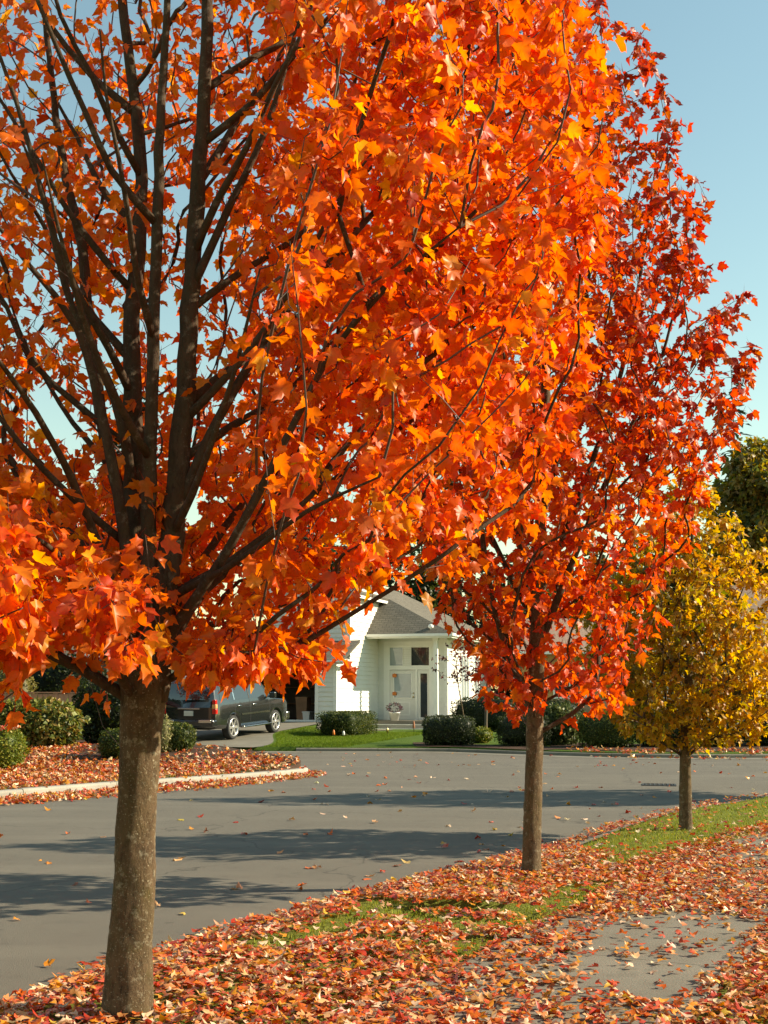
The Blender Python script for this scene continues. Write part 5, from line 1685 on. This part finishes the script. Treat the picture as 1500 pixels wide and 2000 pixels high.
def simple_house(name, label, c, rz, W, D_, h, ridge, wall, roofm, z0, wins=()):
    root = empty(name, (c[0], c[1], z0), rz); tag(root, label, 'house')
    wl = empty('wall'); wl.parent = root
    mm = MB(); mm.bx(-W / 2, W / 2, 0, D_, 0, h); mm.build('core', wall, wl)
    siding('siding', (-W / 2, -.002, 0), (1, 0, 0), (0, -1, 0), W, 0, h, wl, opens=[(a + W / 2, b + W / 2, c0, c1) for a, b, c0, c1 in wins], mat=wall, exp=.22)
    rf = roof_slab('roof', [[(-W / 2 - .4, -.5, h - .05), (W / 2 + .4, -.5, h - .05), (W / 2 + .4, D_ / 2, ridge), (-W / 2 - .4, D_ / 2, ridge)], [(-W / 2 - .4, D_ + .5, h - .05), (W / 2 + .4, D_ + .5, h - .05), (W / 2 + .4, D_ / 2, ridge), (-W / 2 - .4, D_ / 2, ridge)]], root, mat=roofm)
    mm = MB(); mm.bx(-W / 2 - .4, W / 2 + .4, -.53, -.5, h - .22, h - .06); mm.build('fascia', M['trim'], rf)
    mm = MB()
    for s in (-1, 1):
        x = s * (W / 2 - .01)
        mm.add([(x, 0, h), (x, D_, h), (x, D_ / 2, ridge - .15), (x - s * .1, 0, h), (x - s * .1, D_, h), (x - s * .1, D_ / 2, ridge - .15)], [(0, 1, 2), (3, 5, 4), (0, 2, 5, 3), (1, 4, 5, 2)])
    mm.build('gable', wall, wl)
    for a, b, c0, c1 in wins:
        wi = empty('window'); wi.parent = root
        mm = MB(); mm.bx(a, b, -.03, -.004, c0, c1); mm.build('pane', M['glass'], wi)
        mm = MB(); mm.bx(a - .08, a, -.06, -.003, c0 - .08, c1 + .08); mm.bx(b, b + .08, -.06, -.003, c0 - .08, c1 + .08); mm.bx(a, b, -.059, -.003, c1, c1 + .08); mm.bx(a, b, -.059, -.003, c0 - .08, c0); mm.bx((a + b) / 2 - .03, (a + b) / 2 + .03, -.055, -.03, c0, c1); mm.build('frame', M['trim'], wi)
    return root
simple_house('neighbour_house', 'blue grey house glimpsed above the fence at the far left', (-18.5, 56), R(6), 13, 9, 3.0, 5.4, M['blue_wall'], M['shingle'], .5, wins=[(-4, -2.6, 1.0, 2.3), (1.2, 2.6, 1.0, 2.3), (4.2, 5.6, 1.0, 2.3)])
simple_house('neighbour_house', 'ochre walled house behind the second maple', (11.0, 58), R(-4), 9, 8, 3.3, 5.0, M['tan_wall'], M['shingle_tan'], .4, wins=[(-3, -1.6, 1.1, 2.4), (1.5, 2.9, 1.1, 2.4)])
simple_house('neighbour_house', 'house with pinkish tan roof at the right edge beyond the yellow maple', (21.5, 56), R(-8), 9, 9, 3.2, 6.6, M['tan_wall'], M['shingle_tan'], .4, wins=[(-3, -1.6, 1.1, 2.4), (1.5, 2.9, 1.1, 2.4)])
# low brick wall under the window, right of the house
bw = empty('brick_wall', (4.55, 44.2, fz(4.5, 44.2)), R(-6)); tag(bw, 'short low brown brick wall between hedge and second maple', 'wall')
mm = MB(); mm.bx(.01, 1.59, -.09, .09, 0, .74); mm.build('mortar', M['concrete'], bw)
mm = MB(); mm.box((0, 0, 0), (.215, .22, .065)); bk = mm.build('brick', M['brick_red'], bw, .004); bme = bk.data
first = True
for r in range(10):
    for k in range(7):
        x = .11 + k * .228 + (.114 if r % 2 else 0)
        if x > 1.55: continue
        o = bk if first else bpy.data.objects.new('brick', bme)
        if not first: o.parent = bw; col.objects.link(o)
        first = False
        o.location = (x, random.uniform(-.003, .003), .04 + r * .075)
mm = MB(); mm.bx(-.03, 1.66, -.14, .14, .78, .85); mm.build('coping', M['curb'], bw, .01)

# ------------------------------------------------------------------ grass
def grass(name, pts, zf, h0, h1, pal, label):
    n = len(pts)
    x, y = pts[:, 0], pts[:, 1]
    z = zf(x, y)
    a = rng.uniform(0, 6.28, n); h = rng.uniform(h0, h1, n); w = h * rng.uniform(.06, .12, n) + .0012
    lean = rng.normal(0, .45, (n, 2)) * h[:, None]
    dx, dy = np.cos(a) * w, np.sin(a) * w
    B = np.stack([x, y, z - .004], -1)
    V = np.stack([B + np.stack([dx, dy, 0 * x], -1), B - np.stack([dx, dy, 0 * x], -1),
                  B + np.stack([lean[:, 0] * .35 - dx * .7, lean[:, 1] * .35 - dy * .7, h * .6], -1), B + np.stack([lean[:, 0] * .35 + dx * .7, lean[:, 1] * .35 + dy * .7, h * .6], -1),
                  B + np.stack([lean[:, 0], lean[:, 1], h], -1)], 1)
    F4 = np.array([[0, 1, 2, 3]]); F3 = np.array([[3, 2, 4]])
    o_ = (np.arange(n) * 5)[:, None, None]
    c = np.repeat(pick(pal, n)[:, None, :], 5, 1)
    me = mesh_np(name, V.reshape(-1, 3), [(F4[None] + o_).reshape(-1, 4), (F3[None] + o_).reshape(-1, 3)], M['grass_blade'], c.reshape(-1, 3))
    o = link(name, me); tag(o, label, 'grass', kind='stuff')
    return o
GRASSY = [[(-0.75, 8.1), (-0.44, 8.53), (-0.38, 8.71), (-0.18, 9.19), (0.0, 9.62)], [(0.0, 9.62), (0.18, 9.02), (0.46, 8.86), (0.7, 8.74), (1.04, 8.92), (1.38, 9.51), (1.56, 10.2)], [(0.6, 8.15), (0.52, 7.45)], [(-0.07, 8.24), (0.16, 8.14)], [(1.56, 10.22), (1.77, 10.48)], [(2.15, 11.84), (2.37, 12.19)]]
GR_R = [.18, .18, .14, .13, .11, .12]
BIG = [(1.95, 13.5), (3.29, 16.18), (4.87, 18.39), (5.95, 19.46), (8.17, 21.1), (14, 24), (15, 21.5), (9.5, 18.9), (6.6, 17.0), (4.79, 15.5), (3.9, 14.3), (3.0, 12.9), (2.54, 12.1), (2.2, 12.4)]
BARE = [(1.25, 8.3), (1.62, 8.99), (2.55, 9.1), (2.35, 8.11), (1.8, 6.6), (1.3, 6.5), (1.2, 7.39)]
BARE2 = [(2.95, 12.57), (3.76, 13.85), (6, 16.5), (9, 18.4), (9.3, 16.8), (5, 13.2), (3.59, 11.84), (3.11, 11.84)]
def curb_side(x, y):
    """signed distance to the near kerb, positive on the verge"""
    d = np.full(np.shape(x), 1e9); sg = np.zeros(np.shape(x))
    for a, b in zip(NEAR_CURB[:-1:2], NEAR_CURB[2::2]):
        v = b - a
        t_ = np.clip(((x - a[0]) * v[0] + (y - a[1]) * v[1]) / (v @ v), 0, 1)
        px = a[0] + t_ * v[0]; py = a[1] + t_ * v[1]
        dd = np.hypot(x - px, y - py)
        s_ = v[1] * (x - a[0]) - v[0] * (y - a[1])
        m_ = dd < d
        d = np.where(m_, dd, d); sg = np.where(m_, np.sign(s_), sg)
    return d * sg
def grassness(x, y):
    g_ = np.zeros(np.shape(x))
    for P, r0 in zip(GRASSY, GR_R):
        g_ = np.maximum(g_, sstep(seg_dist(x, y, P), r0 * 1.5, r0 * .6))
    g_ = np.maximum(g_, in_poly(x + .1 * wob(x, y, 2), y + .12 * wob(y, x, 2), BIG) * 1.0)
    return g_
def sw_off(x, y):
    """offset across the sidewalk (0..SW_W on it)"""
    best = np.full(np.shape(x), 1e9); off = np.full(np.shape(x), -9.0)
    for a, b, n2 in zip(SW[:-4:4], SW[4::4], sw_n[::4]):
        v = b - a
        t_ = ((x - a[0]) * v[0] + (y - a[1]) * v[1]) / (v @ v)
        o_ = (x - a[0]) * n2[0] + (y - a[1]) * n2[1]
        e_ = np.abs(np.clip(t_, 0, 1) - t_) * np.linalg.norm(v) + np.abs(o_) * .001
        m_ = e_ < best
        best = np.where(m_, e_, best); off = np.where(m_, o_, off)
    return off
def cand(n, x0, x1, y0, y1, seed):
    r_ = np.random.default_rng(seed)
    return np.stack([r_.uniform(x0, x1, n), r_.uniform(y0, y1, n)], -1)
# blades on the verge
p = cand(420000, -3, 14, 5.2, 24, 3)
cs = curb_side(p[:, 0], p[:, 1]); so = sw_off(p[:, 0], p[:, 1])
gn = grassness(p[:, 0], p[:, 1])
u_ = rng.uniform(0, 1, len(p))
dist_w = np.clip(1.35 - p[:, 1] / 22, .35, 1)
keep = (cs > .17) & ~((so > -.02) & (so < SW_W + .02)) & (u_ < (gn * .9 + .05) * dist_w)
VGR = [(0.26, 0.29, 0.03), (0.33, 0.34, 0.045), (0.2, 0.24, 0.025), (0.36, 0.32, 0.07)]
grass('verge_grass', p[keep], near_z, .018, .042, VGR, 'short yellow green grass showing between the leaves on the verge')
p = cand(90000, -4, 3.6, 36.8, 46, 4)
u2, v2 = to_uv(p[:, 0], p[:, 1])
fl = 2.0 * sstep(v2, -4.5, -11)
keep = (u2 > -.2 + fl) & (v2 < 3.0) & (u2 < 4.2)
grass('lawn_grass', p[keep], far_z, .03, .07, [(0.14, 0.21, 0.02), (0.2, 0.27, 0.03), (0.11, 0.16, 0.016)], 'bright mown grass of the front lawn')
p = cand(14000, -9, -1.9, 19, 26.5, 5)
d_ = seg_dist(p[:, 0], p[:, 1], BED_CURB[::3])
ins = in_poly(p[:, 0], p[:, 1], [tuple(q) for q in BED_CURB[::3]] + [(-40, 36), (-40, 0)])
keep = (d_ > .2) & (d_ < .55) & ins
grass('kerb_grass', p[keep], bed_z, .03, .07, VGR, 'thin grass strip along the left kerb')

# ------------------------------------------------------------------ fallen leaves
LIT = [(0.66, 0.27, 0.1), (0.62, 0.12, 0.012), (0.45, 0.03, 0.012), (0.72, 0.42, 0.2), (0.68, 0.27, 0.02), (0.86, 0.62, 0.42), (0.3, 0.09, 0.035), (0.66, 0.4, 0.05), (0.6, 0.09, 0.04)]
LW = [2.2, 4.2, 2.2, 2.4, 2.6, 2.4, .9, .7, 2.4]
def litter_arrays(p, z, smin, smax, tilt, seed):
    r_ = np.random.default_rng(seed)
    n = len(p)
    pos = np.stack([p[:, 0], p[:, 1], z], -1)
    a = r_.uniform(0, 6.283, n)
    ax = np.stack([np.cos(a), np.sin(a), r_.normal(0, tilt, n)], -1)
    flip = np.where(r_.uniform(0, 1, n) < .5, -1, 1)
    nr = np.stack([r_.normal(0, tilt, n), r_.normal(0, tilt, n), np.ones(n)], -1) * flip[:, None]
    size = r_.uniform(smin, smax, n)
    c = pick(LIT, n, LW)
    return pos, ax, nr, size, c
# verge and sidewalk
p = cand(156000, -3.4, 8.5, 4.6, 21, 6)
x, y = p[:, 0], p[:, 1]
cs = curb_side(x, y); so = sw_off(x, y); gn = grassness(x, y)
on_sw = (so > 0) & (so < SW_W)
w = np.ones(len(p))
w = np.where(cs < 0, np.where(cs > -.42 - .12 * wob(x, y, 1.5), .75 * sstep(cs, -.75, -.1), .0), w)
w *= 1 - .9 * gn
w = np.where((cs > -.05) & (cs < .3), np.maximum(w, np.where(y > 12.8, .22, .55)), w)
w *= 1 - .97 * sstep(seg_dist(x, y, LIP - np.array([0, 0.02])), .11, .07)
clump = sstep(wob(x * 1.3, y * 1.1, 1.4) + wob(x, y, 4) * .5, -.3, .8)
swd = .16 + .5 * clump
bare = in_poly(x, y, BARE) | in_poly(x, y, BARE2)
swd = np.where(bare, .05 + .13 * clump, swd)
swd = np.where((y < 6.6), .75, swd)
swd = np.where((y > 9.2) & (y < 11.9), .6 + .3 * clump, swd)
swd = np.minimum(.9, swd + .35 * sstep(so, .7, .25))
edge = np.minimum(so, SW_W - so)
swd = np.maximum(swd, .8 * sstep(edge, .16, .02))
w = np.where(on_sw, swd, w)
w *= np.where(y > 13, .42, 1.0)
w = np.where((x > 4.8) & (y > 9), w * .6, w)
keep = rng.uniform(0, 1, len(p)) < w * .95
p = p[keep]; cs = cs[keep]; osw = on_sw[keep]
zb = np.where(cs > 0.15, np.where(osw, .156, near_z(p[:, 0], p[:, 1]) + .012), np.where(cs > 0, .132, .004 + .06 * sstep(cs, -.3, 0)))
lay = np.where(osw | (cs < 0), rng.uniform(.002, .02, len(p)), rng.uniform(0.0, .045, len(p)))
A1 = litter_arrays(p, zb + lay + .006, .036, .074, .22, 1)
# individual leaves: the 300 that show largest
pos, ax, nr, size, c = A1
d_ = np.hypot(pos[:, 0], pos[:, 1])
inside = (np.abs(pos[:, 0] / pos[:, 1]) < .315) & (pos[:, 1] > 6.05)
sc = np.where(inside, size / d_ * (lay + .02) ** .25, 0)
top = np.argsort(-sc)[:300]
kp = np.ones(len(pos), bool); kp[top] = False
shapes = {}
names = ['tan pink', 'orange', 'dark red', 'pale tan', 'amber', 'pale pink', 'brown', 'yellow', 'rosy']
LITA = np.array(LIT)
for q in top:
    k_ = int(np.argmin(((LITA - c[q]) ** 2).sum(1)))
    v_ = int(rng.integers(3))
    if (k_, v_) not in shapes:
        shapes[(k_, v_)] = leaves_mesh('fallen_leaf', LT_FULL, np.zeros((1, 3)), np.array([[0, 1., 0]]), np.array([[0, 0, 1.]]), np.ones(1), LITA[k_][None, :], M['litter'], .3, .5, link_parent=False)
    o = bpy.data.objects.new('fallen_leaf', shapes[(k_, v_)])
    a3 = Vector(ax[q]).normalized(); n3 = Vector(nr[q]); n3 = (n3 - a3 * n3.dot(a3)).normalized(); s3 = a3.cross(n3)
    o.matrix_world = Matrix.Translation(pos[q]) @ Matrix((s3, a3, n3)).transposed().to_4x4() @ Matrix.Scale(float(size[q]), 4)
    col.objects.link(o)
    on = bool(osw[q])
    X_, Y_ = float(pos[q][0]), float(pos[q][1])
    sx = X_ / Y_
    if on:
        wh = 'on the bare sidewalk concrete at the lower right' if Y_ > 7.2 else 'on the leafy near end of the sidewalk'
    elif sx < -.235:
        wh = 'left of the big speckled trunk at the bottom left'
    elif sx < -.14:
        wh = 'just right of the foot of the big speckled trunk'
    elif sx < -.03:
        wh = 'in the leaf carpet at the bottom left of centre'
    elif sx < .08:
        wh = 'in the leaf carpet at the bottom centre'
    else:
        wh = 'in the litter at the bottom right corner'
    tag(o, '%s fallen maple leaf %s' % (names[k_], wh), 'leaf', 'foreground fallen leaves')
ob = leaves_mesh('fallen_leaves', LT_LOW, pos[kp], ax[kp], nr[kp], size[kp], c[kp], M['litter'], .25, .35)
tag(ob, 'thick carpet of fallen red and orange leaves on the verge and sidewalk', 'fallen leaves', kind='stuff')
# on the road: sparse, and drifted against the left kerb and over the bed
p = cand(2600, -11, 14, 7, 36, 8)
cs = curb_side(p[:, 0], p[:, 1])
dl = seg_dist(p[:, 0], p[:, 1], BED_CURB[::3])
ins = in_poly(p[:, 0], p[:, 1], [tuple(q) for q in BED_CURB[::3]] + [(-40, 36), (-40, 0)])
near = sstep(cs, -2.5, -.3) * .8 + .22
keep = (cs < -.2) & ~ins & (rng.uniform(0, 1, len(p)) < near)
A = litter_arrays(p[keep], np.full(keep.sum(), .012), .06, .11, .3, 2)
tag(leaves_mesh('fallen_leaves', LT_NOPET, *A, M['litter'], .3, .5), 'single fallen leaves scattered over the asphalt', 'fallen leaves', kind='stuff')
p = cand(80000, -13, -1.2, 12, 31, 9)
dl = seg_dist(p[:, 0], p[:, 1], BED_CURB[::2])
ins = in_poly(p[:, 0], p[:, 1], [tuple(q) for q in BED_CURB[::2]] + [(-40, 36), (-40, 0)])
tipd = np.hypot(p[:, 0] + 1.7, p[:, 1] - 26.7)
front = p[:, 1] < 26.9
wdt = np.interp(tipd, [0, 1.5, 4, 12], [.35, .8, 1.35, 1.5])
w_out = np.where(front, sstep(dl, wdt, wdt * .55) * .9, 0) 
gs = np.exp(-((dl - .36) / .14) ** 2)
w_in = np.where(dl < .18, .1, .75 * (1 - .75 * gs)) * (1 - .85 * sstep(p[:, 1] - 26.2 - .25 * np.abs(p[:, 0] + 6), -.5, 1.6) * sstep(p[:, 0], -7.6, -6.6))
w_in = w_in * sstep(p[:, 1], 30.6, 29.0)
w = np.where(ins, w_in, w_out)
keep = (rng.uniform(0, 1, len(p)) < w) & (p[:, 0] / p[:, 1] > -.38)
p = p[keep]; ins = ins[keep]; dl = dl[keep]
z = np.where(ins, np.where(dl < .18, .14, bed_z(p[:, 0], p[:, 1]) + .02), .012)
A = litter_arrays(p, z + rng.uniform(0, .03, len(p)), .06, .1, .45, 3)
tag(leaves_mesh('fallen_leaves', LT_LOW, *A, M['litter'], .3, .5), 'drift of fallen orange leaves over the left kerb and bed', 'fallen leaves', kind='stuff')
# far verge on the right
p = cand(9000, 3.5, 20, 31.5, 38.5, 10)
df = np.interp(p[:, 0], FAR_CURB[:, 0], FAR_CURB[:, 1])
dy = p[:, 1] - df
w = np.where(dy > 0, np.where(dy < .22, .25, .5 * sstep(dy, 2.6, .6)), .32 * sstep(dy, -.8, -.05)) * sstep(p[:, 0], 4.6, 6.0)
keep = rng.uniform(0, 1, len(p)) < w
p = p[keep]; dy = dy[keep]
z = np.where(dy > .2, far_z(p[:, 0], p[:, 1]) + .015, np.where(dy > 0, .11, .012))
A = litter_arrays(p, z + rng.uniform(0, .02, len(p)), .08, .13, .38, 4)
tag(leaves_mesh('fallen_leaves', LT_LOW, *A, M['litter'], .3, .5), 'scattered fallen leaves along the far right kerb', 'fallen leaves', kind='stuff')
# leaves caught on the clipped shrub
p = np.random.default_rng(3).uniform(-.42, .42, (120, 2)) + np.array([-8.05, 26.0])
A = litter_arrays(p, np.full(120, bz(-8, 26) + .84) + rng.uniform(-.02, .02, 120), .07, .11, .4, 5)
tag(leaves_mesh('fallen_leaves', LT_LOW, *A, M['litter'], .3, .5), 'fallen leaves caught on top of the clipped shrub', 'fallen leaves', kind='stuff')
